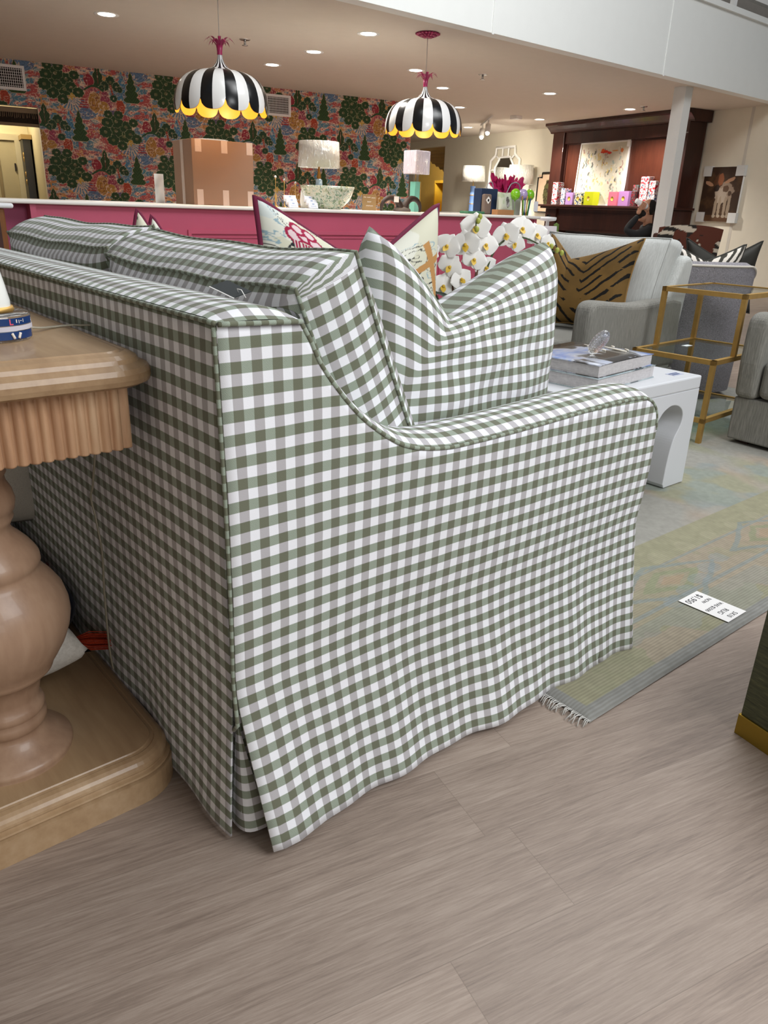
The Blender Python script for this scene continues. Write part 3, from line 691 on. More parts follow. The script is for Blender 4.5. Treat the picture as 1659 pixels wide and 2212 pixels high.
# painted pillows -------------------------------------------------------------
def painted_pillow(name,label,w,h,T,cfn,mat,backm,loc,rot,pipm=None,pr=0.008,chop=0.1,cu=0.0,cs=0.42,ear=0.03,nu=150,nv=150,side=-1):
    e=thing(name,label,'pillow',loc); e.rotation_euler=rot
    def fn(U,V,side=side):
        a=2*U-1;b=2*V-1; x=a*w/2-ear*a*(1-b*b); z=(b+1)/2*h-ear*b*(1-a*a)
        k=np.clip(1-np.where(a>cu,(a-cu)/(1-cu),(cu-a)/(1+cu)),0,1)**1.1*np.clip((b+1)/2,0,1)**1.8; z=z-chop*k
        ee=np.sqrt(np.clip(1-a**4,0,1))*np.sqrt(np.clip(1-b**4,0,1)); y=side*T/2*ee*(1-0.35*k)
        return x,y,z
    paint_grid('cover',fn,cfn,nu,nv,mat,e)
    paint_grid('back_cover',lambda U,V:fn(U,V,1),cfn,60,60,mat if backm is None else backm,e)
    if pipm:
        per=[(a,0) for a in np.linspace(0,1,25)][:-1]+[(1,b) for b in np.linspace(0,1,25)][:-1]+[(a,1) for a in np.linspace(1,0,41)][:-1]+[(0,b) for b in np.linspace(1,0,25)][:-1]
        U=np.array([p[0] for p in per],float);V=np.array([p[1] for p in per],float); X,Y,Z=fn(U,V)
        m2=MB(); m2.tube(list(zip(X,np.zeros_like(X),Z)),pr,8,closed=True); m2.build('piping',pipm,e)
    return e
def chin_col(seed,motif=True):
    def f(U,V):
        img=np.ones(U.shape+(3,))*C3('#dcdccf'); 
        n=fbm(U*4+seed,V*4,seed); img=lay(img,(n>0.55)*0.8,C3('#cfcdb6')); img=lay(img,(n<0.4)*0.7,C3('#c9d3d3'))
        n=fbm(U*5+seed*3,V*7+U*3,seed+4); img=lay(img,(np.abs(n-0.5)<0.010)*1.0,C3('#2c2f33')); img=lay(img,(np.abs(n-0.6)<0.006)*1.0,C3('#4a4a45')); img=lay(img,(np.abs(n-0.42)<0.008)*0.9,C3('#8ba7b3'))
        n=fbm(U*9,V*3+U*4,seed+8); img=lay(img,((np.abs(n-0.5)<0.008)&(V<0.75))*0.8,C3('#5c5a4c'))
        if motif:
            # red basket of fruit on a plinth, upper left corner
            V0=V; V=V-0.075; U0=U; U=U-0.02
            for cx,cy,r in ((0.10,0.80,0.035),(0.15,0.82,0.035),(0.20,0.80,0.035),(0.125,0.85,0.03),(0.18,0.85,0.03)):
                d=np.hypot(U-cx,(V-cy)); img=lay(img,(np.abs(d-r)<0.007)*1.0,C3('#9c2345')); img=lay(img,(d<r-0.007)*1.0,C3('#d9c2c4'))
            m=(np.abs(U-0.15)<0.065-0.2*np.clip(0.77-V,0,1))&(V>0.71)&(V<0.775); img=lay(img,m*1.0,C3('#9c2345')); img=lay(img,(m&(np.sin(U*420)>0.2))*1.0,C3('#d8cfc9'))
            for x0,x1,y0,y1 in ((0.06,0.24,0.69,0.70),(0.07,0.078,0.55,0.70),(0.225,0.233,0.6,0.70),(0.05,0.15,0.92,0.928),(0.15,0.158,0.90,0.96)): img=lay(img,((U>x0)&(U<x1)&(V>y0)&(V<y1))*1.0,C3('#a03050'))
            V=V0; U=U0
            # ochre cross beam at the right corner
            m=((np.abs((V-0.70)-(U-0.85)*0.1)<0.025)&(U>0.74)&(U<0.97))|((np.abs(U-0.90+0.25*(V-0.7))<0.022)&(V>0.30)&(V<0.86)); img=lay(img,m*1.0,C3('#b98a54'))
            for k_ in range(9):
                a_=-0.35-0.03*k_; img=lay(img,((np.abs((V-0.90+0.035*k_)-(U-0.10)*(-0.75))<0.0022)&(U>0.22)&(U<0.46)&(V>0.5))*0.9,C3('#b0506a'))
            for cx,cy in ((0.30,0.62),(0.33,0.55),(0.38,0.60),(0.82,0.45),(0.80,0.40)):
                d=np.hypot(U-cx,V-cy); img=lay(img,(d<0.03)*1.0,C3('#d8cf86')); img=lay(img,(np.abs(d-0.03)<0.004)*1.0,C3('#5a5330')); img=lay(img,(d<0.008)*1.0,C3('#fff6d8'))
        return img
    return f
CHM=painted('printed_linen',0.85,0.2); BURG=plain('burgundy_velvet_cord','#6c1238',0.8)
painted_pillow('throw_pillow','printed landscape pillow with burgundy piping peeking over the gingham cushions, basket and cross motifs',0.76,0.57,0.18,chin_col(3),CHM,None,(1.17,1.20,0.452),rot3(0.02,math.radians(-3)),BURG,0.0095,chop=0.19,cu=0.10,ear=0.02,nu=220,nv=200)
painted_pillow('throw_pillow','printed pillow whose burgundy edged corner shows over the left end of the sofa',0.5,0.46,0.14,chin_col(8,False),CHM,None,(0.60,1.56,0.45),rot3(math.radians(-12),math.radians(-4),math.radians(26)),BURG,0.007,chop=0.16,cu=0.25,cs=0.5)
painted_pillow('throw_pillow','printed pillow tip just behind the leftmost burgundy edged pillow',0.5,0.45,0.12,chin_col(12,False),CHM,None,(0.70,1.67,0.44),rot3(math.radians(-12),math.radians(-4),math.radians(26)),BURG,0.007,chop=0.16,cu=0.25,cs=0.5)
make_pillow('throw_pillow','small gingham pillow corner showing between the two sofa back cushions',0.34,0.42,0.10,G2,(0.53,1.60,0.43),rot3(math.radians(-14),math.radians(-6),math.radians(20)),None,chop=0.02)

# ---------------------------------------------------------------- pedestal sofa table
tb=thing('pedestal_console_table','limed oak console table with reeded apron and turned pedestal beside the sofa','table')
mb=MB(); slab(mb,-0.56,0.165,0.004,1.62,0.075,[(0.012,0.752),(0.002,0.757),(0.0,0.764),(0.0,0.772),(0.004,0.779),(0.012,0.783),(0.016,0.785),(0.019,0.791),(0.027,0.796),(0.036,0.799),(0.038,0.7975),(0.042,0.7975),(0.046,0.80)],10)
mb.build('tabletop',OAK,tb)
# reeded apron
def reeded(mb,x0,y0,x1,y1,r,z0,z1,pitch=0.0168,amp=0.0095):
    base=rect(x0,y0,x1,y1,r,30); P=[]; 
    m=len(base); seg=[math.dist(base[i],base[(i+1)%m]) for i in range(m)]; L=sum(seg); n=int(L/pitch); N=n*8
    acc=0;i=0
    out=[]
    for k in range(N):
        s=L*k/N
        while acc+seg[i]<s: acc+=seg[i]; i+=1
        f=(s-acc)/seg[i]; a=base[i];b=base[(i+1)%m]; x=a[0]+(b[0]-a[0])*f;y=a[1]+(b[1]-a[1])*f
        tx,ty=(b[0]-a[0])/seg[i],(b[1]-a[1])/seg[i]; d=amp*abs(math.sin(PI*k/8))**0.7
        out.append((x+ty*d,y-tx*d,s))
    vs=[];uvs=[]
    for z in (z0,z0+0.002,z1):
        for x,y,s in out: vs.append((x,y,z)); uvs.append((s,z))
    fs=[]
    for q in range(2):
        for k in range(N): fs.append((q*N+k,q*N+(k+1)%N,(q+1)*N+(k+1)%N,(q+1)*N+k))
    fs.append(tuple(range(N))[::-1]); mb.add(vs,fs,uvs,0,True); return mb
reeded(MB(),-0.51,0.205,-0.045,1.57,0.02,0.655,0.753).build('apron',APR,tb)
PX,PY=-0.25,0.36
prof=[(0.052,0.655),(0.055,0.63),(0.059,0.606),(0.055,0.60),(0.056,0.59),(0.063,0.575),(0.066,0.560),(0.063,0.545),(0.058,0.54),(0.060,0.532),(0.055,0.522),(0.052,0.515),(0.056,0.505),(0.066,0.495),(0.077,0.482),(0.085,0.470),(0.089,0.462),(0.090,0.452),(0.087,0.447),(0.086,0.440),(0.094,0.430),(0.106,0.415),(0.118,0.395),(0.124,0.372),(0.125,0.352),(0.121,0.330),(0.112,0.305),(0.098,0.280),(0.090,0.268),(0.088,0.262),(0.086,0.256),(0.078,0.250),(0.068,0.240),(0.062,0.225),(0.058,0.208),(0.056,0.196),(0.061,0.190),(0.064,0.182),(0.062,0.175),(0.060,0.172),(0.064,0.166),(0.064,0.155),(0.060,0.148),(0.057,0.144),(0.060,0.135),(0.070,0.124),(0.084,0.113),(0.096,0.106),(0.100,0.102),(0.101,0.096),(0.098,0.09),(0.10,0.085)]
MB().lathe(prof,56,(PX,PY,0)).build('pedestal',OAKV,tb)
dp=MB().lathe(prof,40,(PX,1.30,0)).build('pedestal',OAKV,tb)
mb=MB(); slab(mb,-0.58,0.185,0.0,1.60,0.09,[(0.0,0.0),(0.0,0.049),(0.007,0.0505),(0.007,0.054),(0.002,0.0555),(0.003,0.0585),(0.009,0.060),(0.0095,0.063),(0.0085,0.066),(0.009,0.070),(0.011,0.075),(0.015,0.080),(0.021,0.084),(0.029,0.086),(0.031,0.0845),(0.036,0.086),(0.038,0.088)],10)
mb.build('base_plinth',OAK,tb)
# table lamp -----------------------------------------------------------------
ACR=glassm('clear_acrylic',(0.97,0.98,1.0),0.0,1.49)
tl=thing('table_lamp','white ceramic table lamp on a clear acrylic disc with blue stickers','lamp',(-0.172,0.405,0.801))
MB().lathe([(0.0005,0),(0.058,0),(0.060,0.002),(0.060,0.036),(0.058,0.038),(0.0005,0.038)],48).build('acrylic_base',ACR,tl)
MB().lathe([(0.0005,0.0385),(0.037,0.0385),(0.039,0.042),(0.037,0.047),(0.0005,0.047)],32).build('gold_collar',GOLD,tl)
MB().lathe([(0.0345,0.047),(0.0345,0.055),(0.030,0.080),(0.024,0.11),(0.018,0.15),(0.015,0.18),(0.022,0.23),(0.034,0.29),(0.036,0.34),(0.02,0.38),(0.006,0.39),(0.006,0.44)],32).build('ceramic_body',plain('ceramic_glaze','#e9eae4',0.2,coat=0.4,var=0.01),tl)
NAVY=plain('navy_sticker','#14366b',0.35)
def arcband(mb,r,z0,z1,a0,a1,n=20,mi=0): return mb.lathe([(r,z0),(r,z1)],n,(0,0,0),mi,True,a0,a1)
aC=-PI*0.47
lb=arcband(MB(),0.0606,0.0235,0.034,aC-0.9,aC+1.0).build('sticker',NAVY,tl); 
arcband(MB(),0.0606,0.003,0.0145,aC-0.15,aC+0.95).build('sticker',NAVY,tl)
arcband(MB(),0.0609,0.0155,0.0225,aC-0.4,aC+1.15).build('tape_strip',plain('white_tape','#c9c6cf',0.5),tl)
mb=MB()
for a0,a1,z0,z1 in ((0.16,0.19,0.026,0.033),(0.16,0.26,0.0245,0.0262)): arcband(mb,0.0608,z0,z1,aC+a0,aC+a1,4)
mb.build('red_letter',plain('coral_ink','#d8566a',0.5),tl)
mb=MB()
for a0,a1,z0,z1 in ((0.34,0.37,0.027,0.032),(0.42,0.44,0.026,0.031),(0.47,0.52,0.029,0.030),(0.56,0.58,0.027,0.032)): arcband(mb,0.0608,z0,z1,aC+a0,aC+a1,3)
for s,a in ((1,0.18),(-1,0.42)): 
    pts=[]
    for k in range(5): 
        f=k/4; aa=aC+a+ (0.06*f if s>0 else -0.06*f); pts.append((0.0612*math.cos(aa),0.0612*math.sin(aa),0.0125-0.008*f))
    mb.tube(pts,0.0022,5)
mb.build('sticker_mark',plain('pale_ink','#e6ddd2',0.5),tl)
for dx,dy in ((-0.02,-0.045),(0.045,0.0),(0,0.045),(-0.045,0.0)): MB().lathe([(0.0005,-0.0005),(0.007,-0.0005),(0.007,0.002),(0.0005,0.002)],12,(dx,dy,0)).build('foot_pad',WHITEP,tl)
CORD=NT('clear_cord'); CORD.base(lin('#cfc9b6')); CORD.set(trans=0.6,rough=0.25,ior=1.4); CORD=CORD.m
def smooth_path(P,n=8):
    P=[Vector(p) for p in P]; out=[]
    for i in range(len(P)-1):
        p0=P[max(i-1,0)];p1=P[i];p2=P[i+1];p3=P[min(i+2,len(P)-1)]
        for k in range(n):
            t=k/n; out.append(0.5*((2*p1)+(-p0+p2)*t+(2*p0-5*p1+4*p2-p3)*t*t+(-p0+3*p1-3*p2+p3)*t**3))
    return out+[P[-1]]
T0=Vector((-0.172,0.405,0.801))
mb=MB()
for off in (0.0,0.0032):
    P=[(-0.12,0.415,0.812),(-0.09,0.445,0.806),(-0.055,0.50,0.8025),(-0.025,0.475,0.8025),(0.0,0.452,0.8025),(0.0072,0.45,0.795),(0.0075,0.455,0.72),(-0.009,0.456,0.64),(-0.011,0.462,0.568),(-0.014,0.492,0.50),(-0.016,0.505,0.47),(-0.014,0.497,0.43),(-0.014,0.483,0.36),(-0.016,0.490,0.27),(-0.02,0.48,0.16),(-0.02,0.478,0.10)]
    P=[(-0.12,0.415,0.812),(-0.09,0.43,0.806),(-0.06,0.455,0.8025),(-0.03,0.462,0.8025),(-0.018,0.455,0.8025),(0.006,0.452,0.7995),(0.0075,0.452,0.78),(-0.006,0.452,0.72),(-0.011,0.456,0.62),(-0.014,0.462,0.568),(-0.014,0.492,0.50),(-0.016,0.505,0.47),(-0.014,0.497,0.43),(-0.014,0.483,0.36),(-0.016,0.490,0.27),(-0.022,0.48,0.16),(-0.02,0.478,0.10)]
    mb.tube([p-T0+Vector((0,off,0)) for p in smooth_path(P)],0.0016,6)
mb.build('power_cord',CORD,tl)
# pillows stowed on the plinth ---------------------------------------------------
BOU=boucle('cream_boucle','#c9c2b6','#8f8981',150); TASM=fabric('rust_thread','#94290f','#c8441f',(1,1,1),300)
LIN=fabric('white_linen','#d9d5cd','#c4bfb6',(1,1,1),120)
def tassel(parent,p,d,L=0.075,r=0.014,name='tassel'):
    p=Vector(p);d=Vector(d).normalized(); mb=MB(); u=d.orthogonal().normalized(); w=d.cross(u)
    mb.sphere(p+d*0.006,0.009,10,6)
    mb.tube([p+d*0.010,p+d*0.018],0.0075,8)
    for k in range(60):
        a=random.random()*2*PI; q=random.random()**0.5; o=(u*math.cos(a)+w*math.sin(a))
        mb.tube([p+d*0.012+o*0.004*q,p+d*L*0.45+o*r*q*1.05,p+d*L*(0.94+0.1*random.random())+o*r*q*0.95],0.0010,4)
    return mb.build(name,TASM,parent)
pw=thing('tassel_pillow','white linen pillow with rust tassels stowed on the table plinth','pillow',(-0.12,0.80,0.09)); 
mb=MB(); pillow(mb,0.46,0.44,0.17,ear=0.03); oc=mb.build('cover',[LIN],pw); 
mb=MB(); mb.grid(lambda u,v:((-0.21+0.42*u,-0.086*max(0,(1-(2*u-1)**4)*(1-(2*v-1)**4))**0.5-0.006,0.02+0.40*v),(u,v)),20,20); mb.build('boucle_panel',BOU,pw)
pw.location=(-0.298,0.462,0.178); pw.rotation_euler=rot3(math.radians(-4),math.radians(-90))
tassel(pw,(0.205,0.02,0.10),(0.95,0.22,-0.15),0.095,0.020); tassel(pw,(0.222,0,0.428),(0.5,0.35,0.6),0.07,0.015)
tassel(pw,(-0.222,0,0.428),(-0.6,0.1,0.6))
MB().box(-0.012,-0.078,0.10,0.012,-0.076,0.17).build('care_tag',WHITEP,pw)
make_pillow('boucle_pillow','grey boucle pillow tucked behind the pedestal under the table',0.46,0.46,0.16,BOU,(-0.19,1.02,0.245),rot3(math.radians(-4),math.radians(-6)),None,ear=0.012)
t=thing('navy_bolster','dark navy bolster added to fill the shade on the plinth against the sofa back','pillow',(-0.088,0.66,0.162)); m_=MB(); m_.lathe([(0.001,0),(0.05,0.004),(0.068,0.02),(0.072,0.06),(0.072,0.52),(0.068,0.56),(0.05,0.575),(0.001,0.58)],28,M=Matrix.Rotation(-PI/2,4,'X')); m_.build('cover',fabric('navy_cotton','#0c1020','#141a2c',(1,1,1),200),t)  # added bolster: navy cloth, also standing in for deep shade
t=thing('shadow_filler','added black bench in the shadow behind the console table','filler',(-0.62,1.72,0)); MB().box(0,0,0.04,0.60,0.5,0.40).build('filler_body',plain('filler_black','#141312',0.9),t,bevel=0.01); MB().box(0,0,0.40,0.60,0.5,0.46).build('filler_top',plain('filler_top_black','#191817',0.9),t,bevel=0.02)  # dark block added where there is only deep shade behind the table
for a in (0.03,0.53):
    for b in (0.03,0.43): MB().box(a,b,0,a+0.04,b+0.04,0.04).build('leg',BLACK,t)

# ---------------------------------------------------------------- rug, price card, ottoman, coffee table
def rug_col(U,V):
    x=0.75+U*3.6; y=-0.166+V*3.2    # metres
    img=np.ones(U.shape+(3,))*C3('#a8a08a')
    n=fbm(x*6,y*6,5); n2=fbm(x*2.3,y*2.3,15)
    # border band
    bd=np.minimum(x-0.75,y+0.166)
    img=lay(img,(bd<0.46)*1.0,C3('#a89d8a')); img=lay(img,((bd<0.46)&(n>0.52))*0.5,C3('#9d9a80')); img=lay(img,((bd<0.46)&(n2>0.55))*0.5,C3('#ab9b86'))
    img=lay(img,((bd>0.03)&(bd<0.16)&(n>0.42))*0.7,C3('#999a7e')); img=lay(img,((bd>0.03)&(bd<0.16)&(n2<0.45))*0.6,C3('#9b9c93'))
    img=lay(img,((bd>0.34)&(bd<0.46))*0.85,C3('#9f9d82')); img=lay(img,((bd>0.34)&(bd<0.46)&(np.sin(x*40)+np.sin(y*40)+2*(n-0.5)>1.0))*0.22,C3('#c0b9a0'))
    img=lay(img,((bd>0.175)&(bd<0.19))*0.8,C3('#929996'));img=lay(img,((bd>0.325)&(bd<0.335))*0.8,C3('#949993'))
    # medallions along the border
    s=np.where(x-0.75<y+0.166,y,x); ph=(s+0.05)%0.62-0.31; c=bd-0.255
    d=np.abs(ph)/0.24+np.abs(c)/0.10+0.25*(fbm(x*12,y*12,3)-0.5); img=lay(img,(np.abs(d-1)<0.09)*0.75,C3('#8e9794')); img=lay(img,(np.abs(d-0.5)<0.12)*0.6,C3('#8f9878')); img=lay(img,(d<0.25)*0.5,C3('#b2977d'))
    for k in range(5):
        d=np.hypot((ph-0.28+0.1*k)/0.05,(c+0.02*k)/0.03)+0.6*(n-0.5); img=lay(img,(d<0.9)*0.35,C3('#93a0a8'))
    # field
    fld=(bd>0.46); img=lay(img,fld*1.0,C3('#a5a39b')); m=np.clip((fbm(x*2.2+4,y*2.2,31,3)-0.54)*9,0,1)*fld; img=lay(img,m*0.9,C3('#b3a392'))
    m=np.clip((fbm(x*2.6+9,y*2.0,41,3)-0.55)*9,0,1)*fld; img=lay(img,m*0.9,C3('#a0a088')); m=np.clip((fbm(x*5+9,y*5.0,43,3)-0.6)*12,0,1)*fld; img=lay(img,m*0.5,C3('#8f9da0'))
    img=lay(img,(bd<0.035)*1.0,C3('#93938f'))
    return img*0.93*(0.92+0.12*fbm(x*60,y*60,8)[...,None])
def rugmat():
    m=NT('handknotted_wool'); a=m.n('ShaderNodeAttribute'); a.attribute_name='paint'; tc=m.n('ShaderNodeTexCoord'); sp=m.n('ShaderNodeSeparateXYZ'); m.l(tc.outputs['Object'],sp.inputs[0])
    w=m.math('SINE',m.math('MULTIPLY',m.math('ADD',sp.outputs[1],m.math('MULTIPLY',m.noise(tc.outputs['Object'],18,2).outputs[0],0.004)),2*PI/0.0085)); w=m.math('ADD',m.math('MULTIPLY',w,0.5),0.5)
    d=m.math('MINIMUM',m.math('SUBTRACT',sp.outputs[0],0.75),m.math('ADD',sp.outputs[1],0.166))
    mr=m.n('ShaderNodeMapRange'); m.l(d,mr.inputs[0]); mr.inputs[1].default_value=0.10; mr.inputs[2].default_value=0.55; mr.inputs[3].default_value=1; mr.inputs[4].default_value=0.25
    m.base(m.mix(m.math('MULTIPLY',m.math('MULTIPLY',w,mr.outputs[0]),0.32),a.outputs['Color'],lin('#5c584c'))); m.set(rough=0.95,spec=0.1); m.bump(w,-0.25,0.002); return m.m
RUGM=rugmat()
rug=thing('area_rug','muted green, beige and grey blue patterned rug under the coffee table','rug')
def rugf(U,V):
    x=0.75+U*3.6;y=-0.166+V*3.2; bd=np.minimum(np.minimum(x-0.75,y+0.166),0.02)/0.02
    z=0.003+0.009*np.sqrt(np.clip(bd,0,1)); return x,y,z
paint_grid('pile',rugf,rug_col,720,900,RUGM,rug)
MB().box(0.752,-0.164,0.0005,4.35,3.03,0.004).build('backing',plain('rug_backing','#4f4a42',0.95),rug)
mb=MB()
for k in range(330):
    y=-0.166+k*0.004; L=0.018+random.random()*0.018; a=(random.random()-0.5)*0.9
    mb.tube([(0.752,y,0.008),(0.752-L*0.5,y+a*L*0.3,0.011),(0.752-L,y+a*L,0.003)],0.0012,4)
mb.build('fringe',plain('fringe_cotton','#c4c2bd',0.95),rug)
# price card ------------------------------------------------------------------
pc=thing('price_card','white handwritten price card lying on the rug corner','card',(1.443,-0.068,0.0145),math.radians(1))
MB().box(-0.050,-0.073,0,0.050,0.073,0.0008).build('card',plain('card_stock','#e6e4e2',0.7,var=0.01),pc,bevel=0.0)
INK=plain('black_marker','#24242a',0.6)
def text(body,loc,rot,size,mat,parent,name='lettering',ext=0.0002,align='CENTER',sx=1):
    cu=bpy.data.curves.new('txt','FONT'); cu.body=body; cu.size=size; cu.extrude=ext; cu.align_x=align; cu.align_y='CENTER'; cu.materials.append(mat)
    tmp=bpy.data.objects.new('txt',cu); COL.objects.link(tmp); dg=bpy.context.evaluated_depsgraph_get(); me=bpy.data.meshes.new_from_object(tmp.evaluated_get(dg)); bpy.data.objects.remove(tmp)
    o=bpy.data.objects.new(name,me); COL.objects.link(o); o.parent=parent; o.location=loc; o.rotation_euler=rot; o.scale=(sx,1,1)
    if not me.materials: me.materials.append(mat)
    return o
for s,yy,xx,sz in (('$1,950',-0.052,0.004,0.027),('NOW',-0.026,-0.016,0.016),('WAS $2500',0.006,0.0,0.0165),('RUG',0.034,0.004,0.021),('5X10',0.058,0.0,0.019)):
    text(s,(xx,yy,0.001),(0,0,PI*0+math.radians(180) if False else math.radians(0)),sz,INK,pc,'handwriting')
# price card is read from the rug side: turn it
pc.rotation_euler=(0,0,math.radians(180))
# green grasscloth ottoman at the right edge -----------------------------------
def grass():
    m=NT('green_grasscloth'); v=m.coord('Object',scale=(1,1,14)); n1=m.noise(v,14,4,0.7,0.5); n2=m.noise(v,60,3)
    f=m.math('ADD',m.math('MULTIPLY',n1.outputs[0],0.6),m.math('MULTIPLY',n2.outputs[0],0.4)); m.base(m.ramp(f,[(0.35,lin('#2c2f1d')),(0.55,lin('#4a4c31')),(0.72,lin('#696944'))])); m.set(rough=0.55); m.bump(f,0.4,0.003); return m.m
ot=thing('grasscloth_cabinet','dark green grasscloth cabinet with a brass plinth at the right edge','cabinet',(0.975,-0.372,0),math.radians(-12))
MB().box(0.0,-0.9,0.0,0.5,0.0,0.048).build('brass_plinth',BRASS,ot,bevel=0.001)
MB().box(0.003,-0.897,0.048,0.5,-0.003,0.36).build('body',grass(),ot,bevel=0.002)
# coffee table ------------------------------------------------------------------
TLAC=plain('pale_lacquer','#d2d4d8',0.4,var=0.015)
ct=thing('coffee_table','white waterfall coffee table with curved cutout ends on the rug','table')
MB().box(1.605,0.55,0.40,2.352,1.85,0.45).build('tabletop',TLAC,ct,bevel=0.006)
half=[(2.352,0.40),(2.357,0.014),(2.215,0.014),(2.205,0.03),(2.207,0.10),(2.213,0.16),(2.225,0.21),(2.250,0.25),(2.262,0.275),(2.262,0.305),(2.245,0.330),(2.21,0.348),(2.165,0.352),(2.12,0.335),(2.09,0.305),(2.05,0.265),(2.0,0.225),(1.98,0.215)]
def spl(P):
    out=P[:3]; Q=[Vector((a,b,0)) for a,b in P[3:]]
    for v in smooth_path(Q,5): out.append((v.x,v.y))
    return out
hp=spl(half); mir=[(2*1.9785-x,z) for x,z in hp][::-1]
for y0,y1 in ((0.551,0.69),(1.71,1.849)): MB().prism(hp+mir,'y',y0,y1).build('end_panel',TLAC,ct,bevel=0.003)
o=MB().box(-0.035,-0.02,0,0.035,0.02,0.0012).build('price_sticker',[plain('sticker_paper','#b9bdd0',0.6)],ct,loc=(2.27,0.62,0.4502))
MB().box(-0.03,-0.012,0.0012,0.02,-0.004,0.0016).box(-0.03,0.003,0.0012,0.028,0.010,0.0016).build('sticker_print',NAVY,ct,loc=(2.27,0.62,0.4502))
# books
def book(name,label,loc,rz,w,d,h,cover,pages,bow=0.0):
    t=thing(name,label,'book',loc,rz); c=0.0025
    MB().box(0.004,0.004,c,w-0.004,d,h-c).build('page_block',pages,t)
    MB().box(0,0,0,w,d+0.004,c).build('back_cover',cover,t)
    o=MB().grid(lambda u,v:((w*u,(d+0.004)*v,h-c+bow*math.sin(PI*u)*(1-v)),(u,v)),12,6).build('front_cover',cover,t); md=o.modifiers.new('s','SOLIDIFY'); md.thickness=c; md.offset=1
    MB().box(0,d+0.001,0,w,d+0.004,h).build('spine',cover,t); return t
PAGES=fabric('page_edges','#b5b2b4','#d2cfcf',(1,1,30),20)
def covermat(name,c1,c2,c3,scale=6,t=(0.4,0.55)):
    m=NT(name); n=m.noise(m.coord('Object'),scale,4,0.6,0.6); m.base(m.ramp(n.outputs[0],[(t[0],lin(c1)),(t[1],lin(c2)),(t[1]+0.1,lin(c3))])); m.set(rough=0.25,coat=0.3); return m.m
book('art_book','pale blue grey art book at the bottom of the coffee table stack',(1.722,0.585,0.4505),math.radians(6),0.42,0.34,0.046,covermat('blue_grey_cover','#8fa3aa','#b9c6c9','#4c585c'),PAGES)
b2=book('art_book','blue and black photographic art book on top of the stack, under the glass cylinder',(1.728,0.592,0.4970),math.radians(6),0.395,0.33,0.042,covermat('blue_photo_cover','#46423f','#b9bdc9','#7f96cc',4,(0.46,0.50)),PAGES,0.006)
m_=MB()
for P_ in (((0.27,0.13),(0.30,0.20),(0.315,0.245)),((0.315,0.07),(0.335,0.15),(0.35,0.23)),((0.35,0.08),(0.362,0.10)),((0.295,0.22),(0.305,0.215)),((0.372,0.15),(0.378,0.165))): m_.tube([(a,b,0.0475) for a,b in P_],0.0035,5)
m_.build('cover_lettering',plain('cream_ink','#e6dfd0',0.5),b2)
cr=thing('glass_cylinder','clear textured glass cylinder lying tilted on the art books','ornament',(1.86,0.72,0.575)); cr.rotation_euler=(math.radians(50),math.radians(0),math.radians(-28))
mb=MB()
def bumpy(u,v):
    a=2*PI*u; z=-0.062+0.124*v; r=0.024*(min(1,math.sin(PI*min(max(v,0.0),1.0))**0.25+0.0))*(1+0.07*math.sin(a*9+ (round(v*16)%2)*PI)*abs(math.sin(v*16*PI)))
    return ((r*math.cos(a),r*math.sin(a),z),(u,v))
mb.grid(bumpy,72,96); o=mb.build('glass_body',glassm('cut_glass',(1,1,1),0.0,1.5),cr)
cr.location=(1.86,0.70,0.5915)
# orchid ----------------------------------------------------------------------
PET=plain('orchid_petal','#f3f1ec',0.55,var=0.03); PET.node_tree.nodes['Principled BSDF'].inputs['Subsurface Weight'].default_value=0.0
YEL2=plain('orchid_throat','#d8b23a',0.5); STEM=plain('orchid_stem','#3c4a24',0.5); LEAF=plain('orchid_leaf','#23402a',0.35); BUD=plain('orchid_bud','#a8ae4a',0.5); STAKE=plain('bark_stake','#5d4030',0.8)
oc=thing('orchid_plant','white artificial orchid with three arching stems behind the gingham pillow','plant',(1.86,1.36,0.4505))
MB().lathe([(0.001,0),(0.06,0),(0.075,0.02),(0.085,0.12),(0.08,0.125),(0.072,0.11),(0.001,0.105)],28).build('pot',plain('pot_glaze','#e8e6df',0.3),oc)
for a in (0.2,1.5,2.9,4.1,5.3):
    def lf(u,v,a=a):
        L=0.19*u; w=0.036*math.sin(PI*min(1,0.08+0.92*u))**0.6*(2*v-1); z=0.11+0.13*math.sin(u*2.0)*1.0; x=L
        return ((x*math.cos(a)-w*math.sin(a),x*math.sin(a)+w*math.cos(a),z+0.012*(2*v-1)**2),(u,v))
    o=MB().grid(lf,12,6).build('leaf',LEAF,oc); 
def petal(mb,c,ax,up,L,Wd,curl=0.2):
    ax=Vector(ax).normalized(); up=Vector(up).normalized(); sd=ax.cross(up).normalized()
    def fn(u,v):
        w=Wd*math.sin(PI*min(1,0.06+0.94*u)**0.75)**0.8*(2*v-1)
        return (c+ax*L*u+sd*w+up*(curl*L*(u*u)*0.4-abs(2*v-1)**2*0.10*Wd),(u,v))
    mb.grid(fn,8,6)
def blossom(parent,c,n,s=0.055,roll=0):
    c=Vector(c); n=Vector(n).normalized(); up=Vector((0,0,1)); u=(up-n*up.dot(n)).normalized(); r=n.cross(u)
    f=bpy.data.objects.new('blossom',None)
    mb=MB()
    for a,L,w in ((90,1.0,0.50),(210,1.0,0.48),(330,1.0,0.48)):
        t=math.radians(a+roll); petal(mb,c-n*0.002,r*math.cos(t)+u*math.sin(t),n,s*L,s*w,-0.25)
    for a in (12,168):
        t=math.radians(a+roll); petal(mb,c+n*0.002,r*math.cos(t)+u*math.sin(t),n,s*1.08,s*0.72,0.22)
    o=mb.build('blossom',PET,parent)
    m2=MB(); t=math.radians(270+roll); d=r*math.cos(t)+u*math.sin(t); petal(m2,c+n*0.006,(d+n*0.6),n,s*0.5,s*0.22,0.8); m2.sphere(c+n*0.008,s*0.13,8,6); q=m2.build('throat',YEL2,o)
    return o
